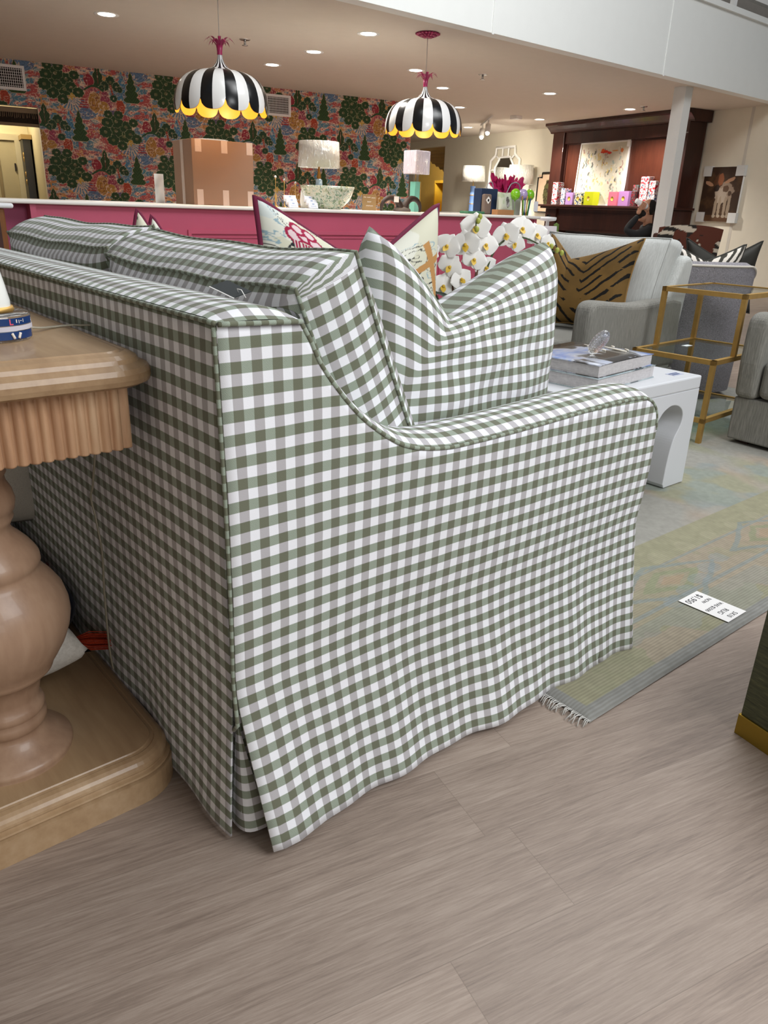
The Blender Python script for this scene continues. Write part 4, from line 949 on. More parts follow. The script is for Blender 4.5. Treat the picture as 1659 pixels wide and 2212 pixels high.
vw=Vector((-0.6,-0.72,-0.1))
# stems given in plant coordinates
OZ=0.86
S1=smooth_path([(0,0,0.1),(0.03,-0.01,0.22),(0.035,-0.01,0.34),(0.03,-0.01,0.44),(0.02,-0.01,0.505),(-0.02,-0.04,0.52),(-0.05,-0.07,0.495)],6)
S2=smooth_path([(-0.02,0.02,0.1),(-0.07,0.06,0.2),(-0.12,0.08,0.30),(-0.16,0.10,0.39),(-0.20,0.12,0.47),(-0.22,0.13,0.50)],6)
S3=smooth_path([(0.02,-0.02,0.1),(0.05,-0.03,0.30),(0.09,-0.04,0.46),(0.15,-0.06,0.53),(0.22,-0.09,0.535),(0.30,-0.12,0.50),(0.36,-0.14,0.475)],6)
S2=[Vector((p.x,p.y,p.z*OZ)) for p in S2]; S3=[Vector((p.x,p.y,p.z*OZ)) for p in S3]
for Pth in (S1,S2,S3): MB().tube(Pth,0.0042,8,rs=[0.005-0.0025*i/len(Pth) for i in range(len(Pth))]).build('stem',STEM,oc)
for p in ((-0.06,0.05),(0.03,-0.02)): MB().tube([(p[0]*0.4,p[1]*0.4,0.1),(p[0],p[1],0.36)],0.006,6).build('stake',STAKE,oc)
FL=[((-0.02,-0.02,0.575),(-0.6,-0.7,0.1),0.068,0),((0.035,-0.03,0.50),(-0.35,-0.8,0.05),0.060,15),((-0.06,-0.01,0.50),(-0.7,-0.6,-0.1),0.066,-10),((-0.015,-0.02,0.435),(-0.5,-0.75,0),0.058,20),((0.045,-0.03,0.40),(-0.2,-0.8,-0.15),0.055,-25),
((-0.11,0.04,0.49),(-0.8,-0.5,0.1),0.060,25),((-0.17,0.09,0.46),(-0.8,-0.6,0.2),0.055,-15),((-0.09,0.04,0.40),(-0.6,-0.7,-0.2),0.060,40),((-0.10,0.06,0.31),(-0.5,-0.8,0.0),0.062,10),((-0.05,0.01,0.345),(-0.4,-0.8,0.1),0.052,-30),((0.05,-0.02,0.31),(-0.3,-0.7,-0.3),0.05,60),
((0.12,-0.06,0.545),(-0.7,-0.5,0.1),0.062,-20),((0.19,-0.08,0.575),(-0.4,-0.8,0.15),0.062,10),((0.26,-0.10,0.55),(-0.3,-0.8,0.1),0.056,-10),((0.155,-0.08,0.51),(-0.5,-0.7,-0.2),0.048,30),((0.31,-0.12,0.515),(-0.2,-0.8,0),0.042,20)]
for c,n,s,r in FL: blossom(oc,(c[0]+0.02,c[1],c[2]*OZ),n,s*0.88,r)
for c in ((-0.03,-0.06,0.52),(-0.055,-0.08,0.49),(0.0,-0.04,0.535),(0.34,-0.135,0.43),(0.375,-0.14,0.415),(0.395,-0.15,0.405)): MB().sphere(c,0.0095,8,6,sc=(1,1,1.25)).build('bud',BUD,oc)

#SECTION3
# ---------------------------------------------------------------- checkout counter
ck=thing('checkout_counter','long raspberry pink panelled checkout counter with a white top','counter',(0,5.25,0))
MB().box(1.34,0.0,0.0,6.93,0.62,0.935).build('pink_body',PINK,ck)
mb=MB()
def frame(mb,x0,x1,z0,z1,w=0.03,d=0.014,y=0.0):
    mb.box(x0,y-d,z0,x1,y,z0+w); mb.box(x0,y-d,z1-w,x1,y,z1); mb.box(x0,y-d,z0+w,x0+w,y,z1-w); mb.box(x1-w,y-d,z0+w,x1,y,z1-w)
for x0,x1 in ((1.42,2.42),(2.55,5.45),(5.72,6.66)):
    m_=MB(); frame(m_,x0,x1,0.14,0.775); frame(m_,x0+0.05,x1-0.05,0.19,0.725,0.012,0.008); m_.build('panel_moulding',PINK,ck)
MB().box(1.33,-0.02,0.0,1.37,0.0,0.935).box(6.90,-0.015,0.0,6.945,0.62,0.935).box(1.37,-0.014,0.0,6.90,0.0,0.10).build('corner_board',PINK,ck)
MB().box(0.2,0.10,0.0,1.34,0.62,0.935).build('return_panel',plain('maroon_return','#9a3a5e',0.5),ck)
MB().box(0.2,-0.045,0.937,6.98,0.66,0.968).build('countertop',plain('counter_white','#f1efe9',0.3,var=0.02),ck,bevel=0.012,bseg=3)
wc=thing('wooden_cabinet','brown wooden cabinet with a rounded white top at the left edge before the counter','cabinet',(0,4.4,0))
MB().box(-0.6,0.0,0.0,0.935,0.5,0.915).build('body',woodm('honey_pine','#5e3513','#83501f','#9c6a30','z',5),wc,bevel=0.006)
m_=MB(); frame(m_,0.2,0.90,0.1,0.85,0.06,0.01); m_.build('door_frame',WALNUT,wc)
MB().box(-0.6,-0.03,0.918,0.985,0.53,0.948).build('white_top',WHITEL,wc,bevel=0.013,bseg=3)
CZ=0.969
def on_counter(x,y=5.55): return (x,y,CZ)
# cardboard box
CARD=plain('cardboard','#977760',0.8,var=0.08,nscale=5); CARDD=plain('cardboard_side','#85664e',0.8,var=0.08)
TAPE=NT('clear_tape'); TAPE.base(lin('#cdb6a6')); TAPE.set(rough=0.12,coat=1.0); TAPE.bump(TAPE.noise(TAPE.coord('Object'),60,3).outputs[0],0.6,0.004); TAPE=TAPE.m
bx=thing('cardboard_box','brown taped cardboard box standing on the counter under the left pendant','box',(2.70,5.40,CZ),math.radians(-5))
MB().box(0,0,0,0.55,0.42,0.50).build('carton',CARD,bx,bevel=0.003)
m_=MB()
for xx in (0.03,0.26,0.49):
    for z0,z1 in ((0.405,0.502),(0.0,0.12)): m_.box(xx,-0.0012,z0,xx+0.055,0.0,z1)
    m_.box(xx,-0.0012,0.5,xx+0.055,0.12,0.5016)
m_.box(-0.0012,0.19,0.0,0,0.25,0.5); m_.box(0,0.19,0.50,0.55,0.25,0.5014); m_.build('tape',TAPE,bx)
# plastic wrapped lamp helper
def wrapm(name,col,dens=30):
    m=NT(name); v=m.coord('Object',scale=(1,1,0.35)); n=m.noise(v,dens,4,0.6,1.2); m.base(m.mix(m.math('GREATER_THAN',n.outputs[0],0.62),lin(col),lin('#ffffff'))) ; m.base(lin(col)); m.set(rough=0.5,coat=1.0,coatr=0.05)
    b=m.bump(n.outputs[0],1.0,0.02); return m.m
WR1=wrapm('wrapped_linen_shade','#cfc7bb'); WR2=wrapm('wrapped_lilac_shade','#cbc4d0'); WR3=wrapm('wrapped_white_shade','#e9e5da')
def lamp_thing(name,label,loc,shade,sm,body,bm,neck,nm,group=None,extra=None,sides=40):
    t=thing(name,label,'lamp',loc,group=group)
    r0,r1,z0,z1=shade
    MB().lathe([(r0,z0),(r1,z1),(r1-0.004,z1),(r0-0.004,z0),(r0,z0)],sides).build('lamp_shade',sm,t)
    MB().lathe(body,28).build('lamp_base',bm,t); MB().lathe(neck,16).build('neck',nm,t); return t
o=lamp_thing('table_lamp','plastic wrapped drum shade lamp with grey blue base behind the floral bowl',(4.24,5.78,CZ),(0.205,0.195,0.37,0.60),WR1,
  [(0.001,0),(0.07,0),(0.075,0.02),(0.06,0.03),(0.05,0.10),(0.035,0.20),(0.033,0.26),(0.02,0.27),(0.001,0.27)],plain('grey_blue_glass','#8195a3',0.15,coat=0.5),[(0.018,0.26),(0.022,0.29),(0.014,0.33),(0.008,0.37),(0.006,0.42),(0.001,0.42)],plain('aged_brass','#9a6a2e',0.4,metal=0.8))
t=thing('lamp_shade','wrapped white drum lamp shade standing behind the cardboard box','lamp shade',(3.20,6.02,CZ)); MB().lathe([(0.18,0.02),(0.165,0.545),(0.16,0.545),(0.176,0.02),(0.18,0.02)],40).build('drum',WR3,t); 
MB().lathe([(0.001,0.0),(0.10,0.0),(0.10,0.02),(0.001,0.02)],20).build('spider_fitting',CHROME,t)
# stand under shade/pair behind counter: back counter
bc=thing('back_counter','white work counter behind the checkout, carrying the wrapped shade','counter',(0,5.95,0)); MB().box(2.0,0.0,0.0,4.9,0.45,0.93).build('body',PINK,bc); MB().box(1.98,-0.02,0.93,4.92,0.48,0.968).build('countertop',WHITEL,bc,bevel=0.008)
t=thing('paper_roll','white paper roll standing left of the cardboard box','roll',(2.66,5.97,CZ)); MB().lathe([(0.001,0),(0.04,0),(0.04,0.235),(0.015,0.235),(0.015,0.22),(0.001,0.22)],20).build('roll',WHITEP,t)
# floral bowl
def bowlm():
    m=NT('floral_porcelain'); v=m.coord('Object'); n=m.noise(v,16,3,0.6,1.5); n2=m.noise(v,30,2,0.5,2.5)
    c=m.ramp(n.outputs[0],[(0.35,lin('#7fa07a')),(0.45,lin('#d9e0cf')),(0.56,lin('#e2ddc6')),(0.66,lin('#93a97d'))]); c=m.mix(m.math('GREATER_THAN',n2.outputs[0],0.62),c,lin('#55705c')); m.base(c); m.set(rough=0.12,coat=0.6); return m.m
t=thing('floral_bowl','large green and cream floral porcelain bowl on the counter','bowl',on_counter(4.14,5.5)); BM=bowlm()
MB().lathe([(0.001,0.0),(0.13,0.0),(0.135,0.012),(0.16,0.03),(0.205,0.07),(0.235,0.12),(0.252,0.17),(0.262,0.20),(0.255,0.201),(0.24,0.165),(0.20,0.085),(0.13,0.035),(0.001,0.03)],48).build('bowl',BM,t)
t=thing('lidded_jar','small white jar lid showing above the rim of the floral bowl','jar',(4.14,5.86,CZ)); MB().lathe([(0.001,0),(0.05,0),(0.06,0.06),(0.05,0.16),(0.02,0.18),(0.02,0.195),(0.018,0.205),(0.001,0.206)],20).build('jar',WHITEP,t)
# card holders
CARDW=plain('business_card','#eef0f6',0.6,var=0.01); BLU=plain('card_blue','#9fb2d8',0.6)
for i,x in enumerate((3.66,3.88)):
    t=thing('card_holder',('clear tiered holder with white cards nearest the cardboard box','clear tiered holder with white cards nearest the floral bowl')[i],'card holder',on_counter(x,5.38),0,'business card holders')
    for k in range(3):
        w=0.125-0.012*k; z=0.0+0.0; m_=MB(); Mx=Matrix.Translation((0.022*(2-k)-0.02+0.02*k,0.03*(2-k),0.028*(2-k)))@Matrix.Rotation(math.radians(-14),4,'X')
        m_.box(-w/2,0,0,w/2,0.02,0.052,0,Mx); m_.build('card_stack',CARDW,t); m_=MB(); m_.box(-0.012,-0.0006,0.034,0.012,0,0.043,0,Mx); m_.box(-0.03,-0.0006,0.018,0.03,0,0.021,0,Mx); m_.build('card_print',BLU,t)
    MB().box(-0.07,-0.005,0,0.07,0.11,0.003).build('tray',ACR,t)
# gold candlesticks
for i,(x,y,h,lb) in enumerate(((3.60,5.56,0.27,'leftmost thin gold candlestick with a white finial, behind the card holders'),(3.72,5.60,0.25,'middle thin gold candlestick behind the card holders'),(3.83,5.58,0.23,'rightmost thin gold candlestick behind the card holders'))):
    t=thing('gold_candlestick',lb,'candlestick',(x,y,CZ),group=None); MB().lathe([(0.001,0),(0.025,0),(0.022,0.006),(0.006,0.012),(0.004,0.05),(0.010,0.07),(0.012,0.09),(0.006,0.105),(0.0035,0.12),(0.0035,h-0.04),(0.008,h-0.03),(0.003,h-0.02),(0.001,h-0.02)],14).build('stick',GOLD,t)
    m_=MB().sphere((0,0,h-0.012),0.011,10,6); m_.build('finial',WHITEP if i==0 else CHROME,t)
# small sign
t=thing('counter_sign','small tan sign with white handwriting in a clear stand on the counter','sign',on_counter(4.545,5.36),math.radians(4)); MB().box(-0.09,0,0,0.09,0.006,0.145).build('board',plain('tan_card','#96794f',0.6),t)
m_=MB(); rr=np.random.RandomState(5)
for x0,x1,z,h in ((-0.078,-0.045,0.118,0.007),(-0.032,0.012,0.118,0.008),(0.024,0.078,0.115,0.008),(-0.03,0.022,0.078,0.011),(-0.045,0.048,0.042,0.010)):
    n_=int((x1-x0)/0.0055); m_.tube([(x0+(x1-x0)*k/n_,-0.0015,z+h*(0.5 if k%2 else -0.5)*(0.6+0.6*rr.rand())) for k in range(n_+1)],0.0016,5)
m_.build('handwriting_strokes',WHITEP,t)
# ram horns
HORN=plain('horn_brown','#2e1c14',0.55,var=0.2,nscale=60,bump=0.6,bscale=90)
t=thing('horn_ornament','pair of curled dark brown ram horns with a white tag on the counter','ornament',on_counter(5.05,5.45))
for s,a0 in ((-1,0),(1,0)):
    P=[];rs=[]
    for k in range(26):
        f=k/25; a=PI*0.02+f*PI*1.12; R=0.13-0.03*f; P.append((s*(0.16-R*math.cos(a)*1.0)*1.0-0.0,0.02*f,0.0+R*math.sin(a)*0.95+0.015)); rs.append((0.038-0.027*f)*(1+0.08*(k%2)))
    MB().tube(P,0.03,10,rs=rs).build('horn',HORN,t)
MB().box(-0.16,-0.06,0.085,-0.10,-0.055,0.14).build('tag_card',WHITEP,t); MB().sphere((0,0,0.01),0.07,14,8,sc=(1.6,0.8,0.55)).build('skull_mount',boucle('mottled_wool','#6e6a66','#3a3432',200),t)
# lilac lamp with teal column
TEAL=plain('teal_lacquer','#6fae9f',0.3); 
t=thing('table_lamp','small lamp with wrapped lilac rectangular shade and teal base at the wallpaper end','lamp',(5.46,5.72,CZ)); MB().box(-0.04,-0.04,0,0.04,0.04,0.30).build('lamp_base',TEAL,t,bevel=0.004); MB().box(0.032,-0.043,0,0.043,0.043,0.30).build('gold_edge',GOLD,t)
MB().box(-0.095,-0.095,0.37,0.115,0.105,0.60).build('lamp_shade',WR2,t,bevel=0.01); MB().tube([(0,0,0.3),(0,0,0.38)],0.006,6).build('neck',GOLD,t)
# green cloth bundle
t=tag(MB().box(-0.14,-0.07,0,0.14,0.07,0.028).build('folded_cloth',[fabric('green_trim_cloth','#2f5f46','#4b7a5c')],loc=on_counter(6.24,5.6),bevel=0.012,bseg=3),'folded green cloth with gold trim on the counter right of the blue lamp','cloth')
# gift bags
NAVYB=plain('navy_bag','#1f3355',0.5); KRAFT=plain('kraft_paper','#a9794d',0.7); 
t=thing('gift_bag','tall navy gift bag with a pale printed cushion leaning on it at the counter end','bag',on_counter(6.56,5.62)); MB().box(-0.17,0,0,0.10,0.12,0.275).build('bag_body',NAVYB,t,bevel=0.004)
m_=MB(); m_.tube(smooth_path([(-0.10,0.0,0.27),(-0.08,-0.01,0.33),(-0.02,-0.01,0.34),(0.02,0.0,0.27)],6),0.005,6); m_.build('handle',plain('silver_cord','#a9adb6',0.4),t)
def bagcol(U,V):
    img=np.ones(U.shape+(3,))*C3('#cbd0bf'); n=fbm(U*5,V*5,3); img=lay(img,(n>0.6)*0.8,C3('#b5c3a0')); d=np.hypot((U-0.55)/0.14,(V-0.45)/0.3)+0.5*(n-0.5); img=lay(img,(d<1)*0.9,C3('#55504f')); img=lay(img,((d<0.9)&(fbm(U*12,V*12,9)>0.55))*0.9,C3('#bab6b5')); return img
PBAG=painted('printed_cotton',0.8,0.2)
painted_pillow('small_pillow','pale printed cushion with a dark animal figure between the navy bag and the balloons',0.24,0.22,0.08,bagcol,PBAG,None,(6.68,5.50,CZ+0.03),rot3(0,math.radians(-8)),None,chop=0.0,nu=60,nv=60,ear=0.01)
t=thing('taupe_pouch','taupe pouch with a white diamond label in front of the navy bag','pouch',(6.43,5.545,CZ+0.0)); MB().box(-0.065,0,0,0.065,0.05,0.215).build('pouch',plain('taupe_felt','#7d6b60',0.9),t,bevel=0.02,bseg=3)
m_=MB(); m_.box(-0.028,-0.003,-0.028,0.028,0.0,0.028,0,Matrix.Translation((0.0,0,0.15))@Matrix.Rotation(math.radians(45),4,'Y')); m_.build('diamond_label',WHITEP,t); m_=MB(); m_.box(-0.012,-0.004,-0.014,0.012,-0.003,0.012,0,Matrix.Translation((0.0,0,0.15))); m_.build('label_print',BLACK,t)
t=tag(MB().box(-0.14,-0.06,0,0.14,0.03,0.055).build('kraft_box',[KRAFT],loc=(6.56,5.44,CZ),bevel=0.004),'flat kraft paper box in front of the gift bags','box')
t=thing('tissue_gift_bag','gift bag bursting with magenta tissue paper and a silver handle','bag',on_counter(6.90,5.66)); MB().box(-0.15,-0.05,0,0.17,0.09,0.235).build('bag_body',plain('pale_bag','#c9cfc4',0.5),t,bevel=0.004)
TIS=plain('magenta_tissue','#c41f63',0.55,var=0.15,nscale=30); m_=MB()
for k in range(22):
    a=random.uniform(-1,1); b=Vector((a*0.12,0.02+random.uniform(-0.04,0.05),0.22)); tip=b+Vector((a*0.17+random.uniform(-0.05,0.05),random.uniform(-0.06,0.06),0.13+random.uniform(0,0.10))); w=Vector((random.uniform(0.05,0.09),random.uniform(-0.03,0.03),random.uniform(0.0,0.03)))
    m_.grid(lambda u,v:(b.lerp(tip,u)+w*(v-0.5)*(0.6+0.8*math.sin(PI*u))+Vector((0,0.015*math.sin(u*9+v*7+k),0.012*math.sin(v*11+k))),(u,v)),5,4)
m_.build('tissue_paper',TIS,t); m_=MB(); m_.tube(smooth_path([(-0.11,-0.06,0.23),(-0.06,-0.07,0.33),(0.03,-0.07,0.355),(0.10,-0.07,0.32),(0.12,-0.06,0.22)],6),0.007,6); m_.build('handle',plain('silver_handle','#a3a7b3',0.35,metal=0.5),t)
for x,c,lb in ((6.80,'#7fc41f','left green balloon on the counter end'),(6.93,'#b9a5d4','lavender balloon between the two green ones'),(7.05,'#7fc41f','right green balloon beside the lavender one')):
    bm_=plain('balloon_'+lb.split()[0],c,0.12,coat=0.6,var=0.01)
    t=thing('balloon',lb,'balloon',(x,5.47,CZ+0.225)); MB().sphere((0,0,0),0.058,18,12,sc=(1,1,1.12)).build('balloon_skin',bm_,t); MB().lathe([(0.001,-0.075),(0.01,-0.076),(0.004,-0.064)],8).build('knot',bm_,t); MB().tube([(0,0,-0.075),(0.005,0,-0.22)],0.0015,4).build('ribbon',bm_,t)
t=thing('striped_vase','small striped glass holding green and blue sticks under the balloons','vase',on_counter(6.92,5.40)); 
for k in range(12):
    a=k/12*2*PI; MB().tube([(0.03*math.cos(a),0.03*math.sin(a),0.002),(0.06*math.cos(a),0.045*math.sin(a),0.17+0.02*(k%3))],0.007,5).build('stick',(plain('vase_green','#3f8f2f',0.4),plain('vase_blue','#2d4f86',0.4),plain('vase_gold','#b58a2a',0.4))[k%3] if k<3 else bpy.data.materials[('vase_green','vase_blue','vase_gold')[k%3]],t)
t=tag(MB().box(-0.035,0,0,0.035,0.004,0.11).build('paper_tag',[CARDW],loc=(7.055,5.36,CZ+0.05)),'blank white paper tag hanging under the right green balloon','tag')
t['label']='blank white paper tag under the right green balloon'; 

# ---------------------------------------------------------------- pendants
SHW=plain('pendant_white','#eeeeec',0.22,coat=0.3,var=0.01); GLD=plain('gilded_inside','#d79a24',0.45,var=0.05); MAG=plain('magenta_metal','#a8265a',0.35,var=0.1)
GLDE=NT('pendant_inner_gold'); GLDE.base(lin('#eab54a')); GLDE.set(rough=0.4); GLDE=GLDE.m
def pendant(label,x,y,zc,R,cord_top,rz):
    t=thing('striped_pendant',label,'pendant lamp',(x,y,zc),rz,'striped pendants over the counter')
    NP=12; 
    # panel profile: r,z relative to the rim line, top to bottom
    prof=[(0.055,0.190),(0.13,0.186),(0.215,0.170),(0.285,0.135),(0.330,0.085),(0.355,0.028),(0.367,-0.025),(0.370,-0.075),(0.364,-0.118)]
    prof=[(r/0.37*R,z/0.37*R) for r,z in prof]
    def pr(v):
        f=v*(len(prof)-1); i=min(int(f),len(prof)-2); g=f-i; p0=prof[max(i-1,0)];p1=prof[i];p2=prof[i+1];p3=prof[min(i+2,len(prof)-1)]
        return tuple(0.5*((2*p1[q])+(-p0[q]+p2[q])*g+(2*p0[q]-5*p1[q]+4*p2[q]-p3[q])*g*g+(-p0[q]+3*p1[q]-3*p2[q]+p3[q])*g**3) for q in (0,1))
    for k in range(NP):
        m_=MB()
        for inner in (0,1):
            def fn(u,v,k=k,inner=inner):
                s=2*u-1; vend=1.0-0.22*(1-math.sqrt(max(0,1-s*s*0.999))) ; vv=v*vend if v>0.0 else 0
                r,z=pr(min(vv,1)); bul=1+0.018*(1-s*s)*(0.3+0.7*v); a=2*PI*(k+0.5+s*0.5*(1.02))/NP; r=r*bul-(0.004 if inner else 0)
                return ((r*math.cos(a),r*math.sin(a),z-(0.002 if inner else 0)),(u,v))
            n=14
            b=len(m_.v); vs=[];uvs=[]
            for i in range(n+1):
                for j in range(15): p,uv=fn(i/n,j/14); vs.append(p);uvs.append(uv)
            m_.v+=vs
            for i in range(n):
                for j in range(14):
                    a=b+i*15+j; c=a+15; m_.f.append([a,c,c+1,a+1]); m_.uv.append([uvs[q-b] for q in (a,c,c+1,a+1)]); m_.mi.append(2 if inner else (1 if i<n/2 else 0)); m_.sm.append(True)
        m_.build('shade_panel',[SHW,BLACK,GLDE],t,recalc=False,weld=False)
    s=R/0.37; m_=MB(); npn=[(0.018,0.30),(0.022,0.272),(0.035,0.240),(0.065,0.207),(0.125,0.185)]
    for k in range(NP*2):
        m_.lathe([(r*s,z*s) for r,z in npn],2,(0,0,0),k%2,True,2*PI*k/(NP*2),2*PI*(k+1)/(NP*2))
    m_.build('neck',[SHW,BLACK],t,recalc=False)
    m_=MB(); m_.lathe([(0.021*s,0.295*s),(0.02*s,0.315*s),(0.027*s,0.365*s),(0.001,0.365*s)],14)
    for k in range(14):
        a=2*PI*k/14+0.1; L=(0.105 if k%2 else 0.085)*s
        def lf(u,v,a=a,L=L,k=k):
            rr=0.02*s+L*u; z=(0.35+0.065*math.sin(u*PI*0.78)-0.03*u)*s+(0.015*s if k%2 else 0); w=0.012*s*math.sin(PI*min(1,0.15+0.85*u))*(2*v-1)
            return ((rr*math.cos(a)-w*math.sin(a),rr*math.sin(a)+w*math.cos(a),z),(u,v))
        m_.grid(lf,8,2)
    m_.build('leaf_crown',MAG,t)
    top=2.5-zc
    MB().tube([(0,0,0.34*s),(0,0,top-0.02)],0.004,6).build('cord',plain('clear_flex','#d6cfc4',0.4),t)
    m_=MB()
    for rr,n_,z in ((0.105,20,-0.010),(0.07,14,-0.022),(0.035,8,-0.032)):
        for k in range(n_):
            a=2*PI*k/n_; M_=Matrix.Rotation(a,4,'Z')@Matrix.Translation((rr*0.8,0,top+z)); m_.sphere((0,0,0),0.03,8,5,sc=(1.1,0.5,0.35),M=M_)
    m_.lathe([(0.001,top-0.02),(0.08,top-0.015),(0.085,top)],20); m_.build('canopy',MAG,t)
    MB().sphere((0,0,0.12*s),0.045,14,10).build('bulb',emissive('pendant_bulb_'+('a' if x<4 else 'b'),'#ffdca0',4.0),t)
    l=bpy.data.lights.new('pendant_bulb_light','POINT'); l.energy=6; l.color=(1.0,0.82,0.55); l.shadow_soft_size=0.05; lo=bpy.data.objects.new('pendant_bulb_light',l); COL.objects.link(lo); lo.location=(x,y,zc+0.02)
    return t
pendant('black and white striped scalloped pendant hanging at the left over the cardboard box',2.833,5.11,1.755,0.362,2.5,0.10)
pendant('black and white striped scalloped pendant hanging at the right with its magenta canopy in view',4.98,5.11,1.775,0.362,2.5,0.02)

# ---------------------------------------------------------------- left opening: fringe, door, cabinet
t=thing('fringed_valance','dark woven fringed valance at the top of the left opening','valance',SF(-1.2,10.56,1.78),ANG)
MB().box(0,0,0.0,2.02,0.03,0.035).box(0,0,0.15,2.02,0.03,0.21).build('beige_band',plain('beige_band','#8d7a60',0.9),t); MB().box(0,0.005,0.035,2.02,0.025,0.15).build('dark_weave',fabric('dark_weave','#1d1612','#3b3028',(8,8,1),60),t)
m_=MB()
for k in range(90): xx=0.01+k*0.0223; m_.tube([(xx,-0.002,0.155),(xx+random.uniform(-0.008,0.008),-0.004,0.15-0.045-random.random()*0.02)],0.003,4)
o=m_.build('fringe_threads',plain('tan_thread','#a08b6d',0.9),t)
d1=MB().box(-0.30,12.26,0,0.62,12.30,1.70).build('door_1',plain('cream_door','#b7ab84',0.6)); d1.rotation_euler=(0,0,ANG); struct(d1)
o=MB().box(0.62,12.22,0,0.70,12.30,1.78).box(-0.4,12.22,1.70,0.62,12.30,1.78).build('trim_4',plain('door_trim','#cabf9a',0.6)); o.rotation_euler=(0,0,ANG); struct(o)
o=MB().box(0.585,12.22,1.30,0.605,12.255,1.40).build('door_hinge',plain('dark_hinge','#2b241d',0.4,metal=0.6),d1)
MB().box(0.36,12.235,0,0.40,12.26,1.7).build('door_panel_edge',plain('door_slats','#8d7d59',0.7),d1)
t=thing('black_display_case','black framed display case with gold ornaments through the left opening','cabinet',SF(0.695,11.75,0),ANG); MB().box(0,0,0.9,0.10,0.5,1.70).build('case_body',plain('case_black','#2a2927',0.4),t,bevel=0.004); MB().box(-0.015,-0.02,1.70,0.12,0.52,1.76).build('gilt_top',plain('gilt_wood','#a98c56',0.5),t); MB().box(0.0,0.0,0.0,0.09,0.5,0.9).build('stand',plain('putty_stand','#8e8263',0.6),t)
for z in (1.5,1.45,1.25,1.15): MB().sphere((-0.0,0.1,z),0.02,8,6,sc=(0.6,1,2)).build('gold_ornament',GOLD,t)

# ---------------------------------------------------------------- right wall group (store frame)
def ST(name,label,cat,sx,sy,z=0,rz=0,group=None): return thing(name,label,cat,SF(sx,sy,z),ANG+rz,group)
con=ST('wall_console','cream console table along the wall under the mirror and lamps','table',9.35,11.9); MB().box(0,0,0.90,0.5,3.1,0.95).build('console_top',WHITEP,con)
for a in (0.02,0.44):
    for b in (0.03,3.02): MB().box(a,b,0,a+0.05,b+0.05,0.90).build('leg',WHITEP,con)
BLUEB=plain('cornflower_glaze','#6f8fc4',0.25,coat=0.4)
def bambo(h,r): 
    P=[]
    for k in range(31):
        f=k/30; P.append((r*(1.0+0.14*abs(math.cos(f*3*PI))**6)*(1-0.15*f),h*f))
    return [(0.001,0)]+P+[(0.001,h)]
t=lamp_thing('table_lamp','blue bamboo shaped table lamp with a plastic wrapped cream drum shade near the doorway',tuple(SF(9.55,13.72,0.951)),(0.25,0.235,0.62,0.92),WR3,bambo(0.53,0.058),BLUEB,[(0.01,0.52),(0.012,0.56),(0.006,0.60),(0.006,0.70),(0.001,0.70)],GOLD)
for z in (0.18,0.35): MB().lathe([(0.063,z-0.008),(0.066,z),(0.063,z+0.008)],24).build('gold_ring',GOLD,t)
t=lamp_thing('table_lamp','table lamp with a plastic wrapped shade behind the magenta tissue',tuple(SF(9.60,12.15,0.951)),(0.26,0.235,0.56,0.90),WR3,[(0.001,0),(0.09,0),(0.10,0.03),(0.05,0.1),(0.07,0.25),(0.04,0.42),(0.001,0.42)],WHITEP,[(0.01,0.42),(0.006,0.56),(0.001,0.56)],GOLD)
# mirror with white bamboo frame
t=ST('bamboo_mirror','tall mirror in a white openwork bamboo frame on the right wall','mirror',9.86,13.08,1.0)
out=[(-0.50,0.0),(-0.50,0.98),(-0.47,1.0),(-0.33,1.08),(-0.32,1.22),(0.32,1.22),(0.33,1.08),(0.47,1.0),(0.50,0.98),(0.50,0.0)]
inn=[(-0.33,0.12),(-0.33,0.85),(-0.20,1.0),(-0.18,1.04),(0.18,1.04),(0.20,1.0),(0.33,0.85),(0.33,0.12)]
m_=MB(); 
def R3(p,x=0.0): return (x,-p[0],p[1])
m_.tube([R3(p) for p in out],0.028,8,closed=True); m_.tube([R3(p) for p in inn],0.022,8,closed=True)
for a,b in (((-0.5,0.1),(-0.33,0.14)),((0.5,0.1),(0.33,0.14)),((-0.5,0.45),(-0.33,0.45)),((0.5,0.45),(0.33,0.45)),((-0.5,0.8),(-0.33,0.8)),((0.5,0.8),(0.33,0.8)),((-0.1,1.22),(-0.1,1.04)),((0.1,1.22),(0.1,1.04)),((-0.33,1.08),(-0.2,1.0)),((0.33,1.08),(0.2,1.0)),((0,0),(0,0.12))): m_.tube([R3(a),R3(b)],0.018,6)
m_.build('bamboo_frame',WHITEP,t); MIR=NT('mirror_glass'); MIR.base(lin('#d9dcdc')); MIR.set(metal=1.0,rough=0.03)
MB().prism([(-p[0],p[1]) for p in inn],'x',0.0,0.012).build('mirror_glass',MIR.m,t)
# framed botanical print
t=ST('framed_print','small botanical print in a stepped black frame left of the mantelpiece','picture',9.86,11.63,1.02); BF=BLACK
o=[(-0.30,0),(-0.30,0.62),(-0.18,0.62),(-0.18,0.70),(0.18,0.70),(0.18,0.62),(0.30,0.62),(0.30,0)]
m_=MB(); m_.tube([R3(p) for p in o],0.018,4,closed=True); m_.build('frame',BF,t)
def pcol(U,V):
    img=np.ones(U.shape+(3,))*C3('#dfc2a4'); d=np.hypot((U-0.5)/0.22,(V-0.5)/0.33)+0.5*(fbm(U*8,V*8,4)-0.5); img=lay(img,(d<1)*1.0,C3('#5d5c38')); img=lay(img,((d<0.9)&(fbm(U*20,V*20,4)>0.55))*1.0,C3('#3b2a20')); return img
ARTM=painted('artist_paint',0.6,0.25,0.1,120)
paint_grid('print',lambda U,V:(np.full_like(U,0.006),0.29-0.58*U,0.01+0.66*V),pcol,60,70,ARTM,t)
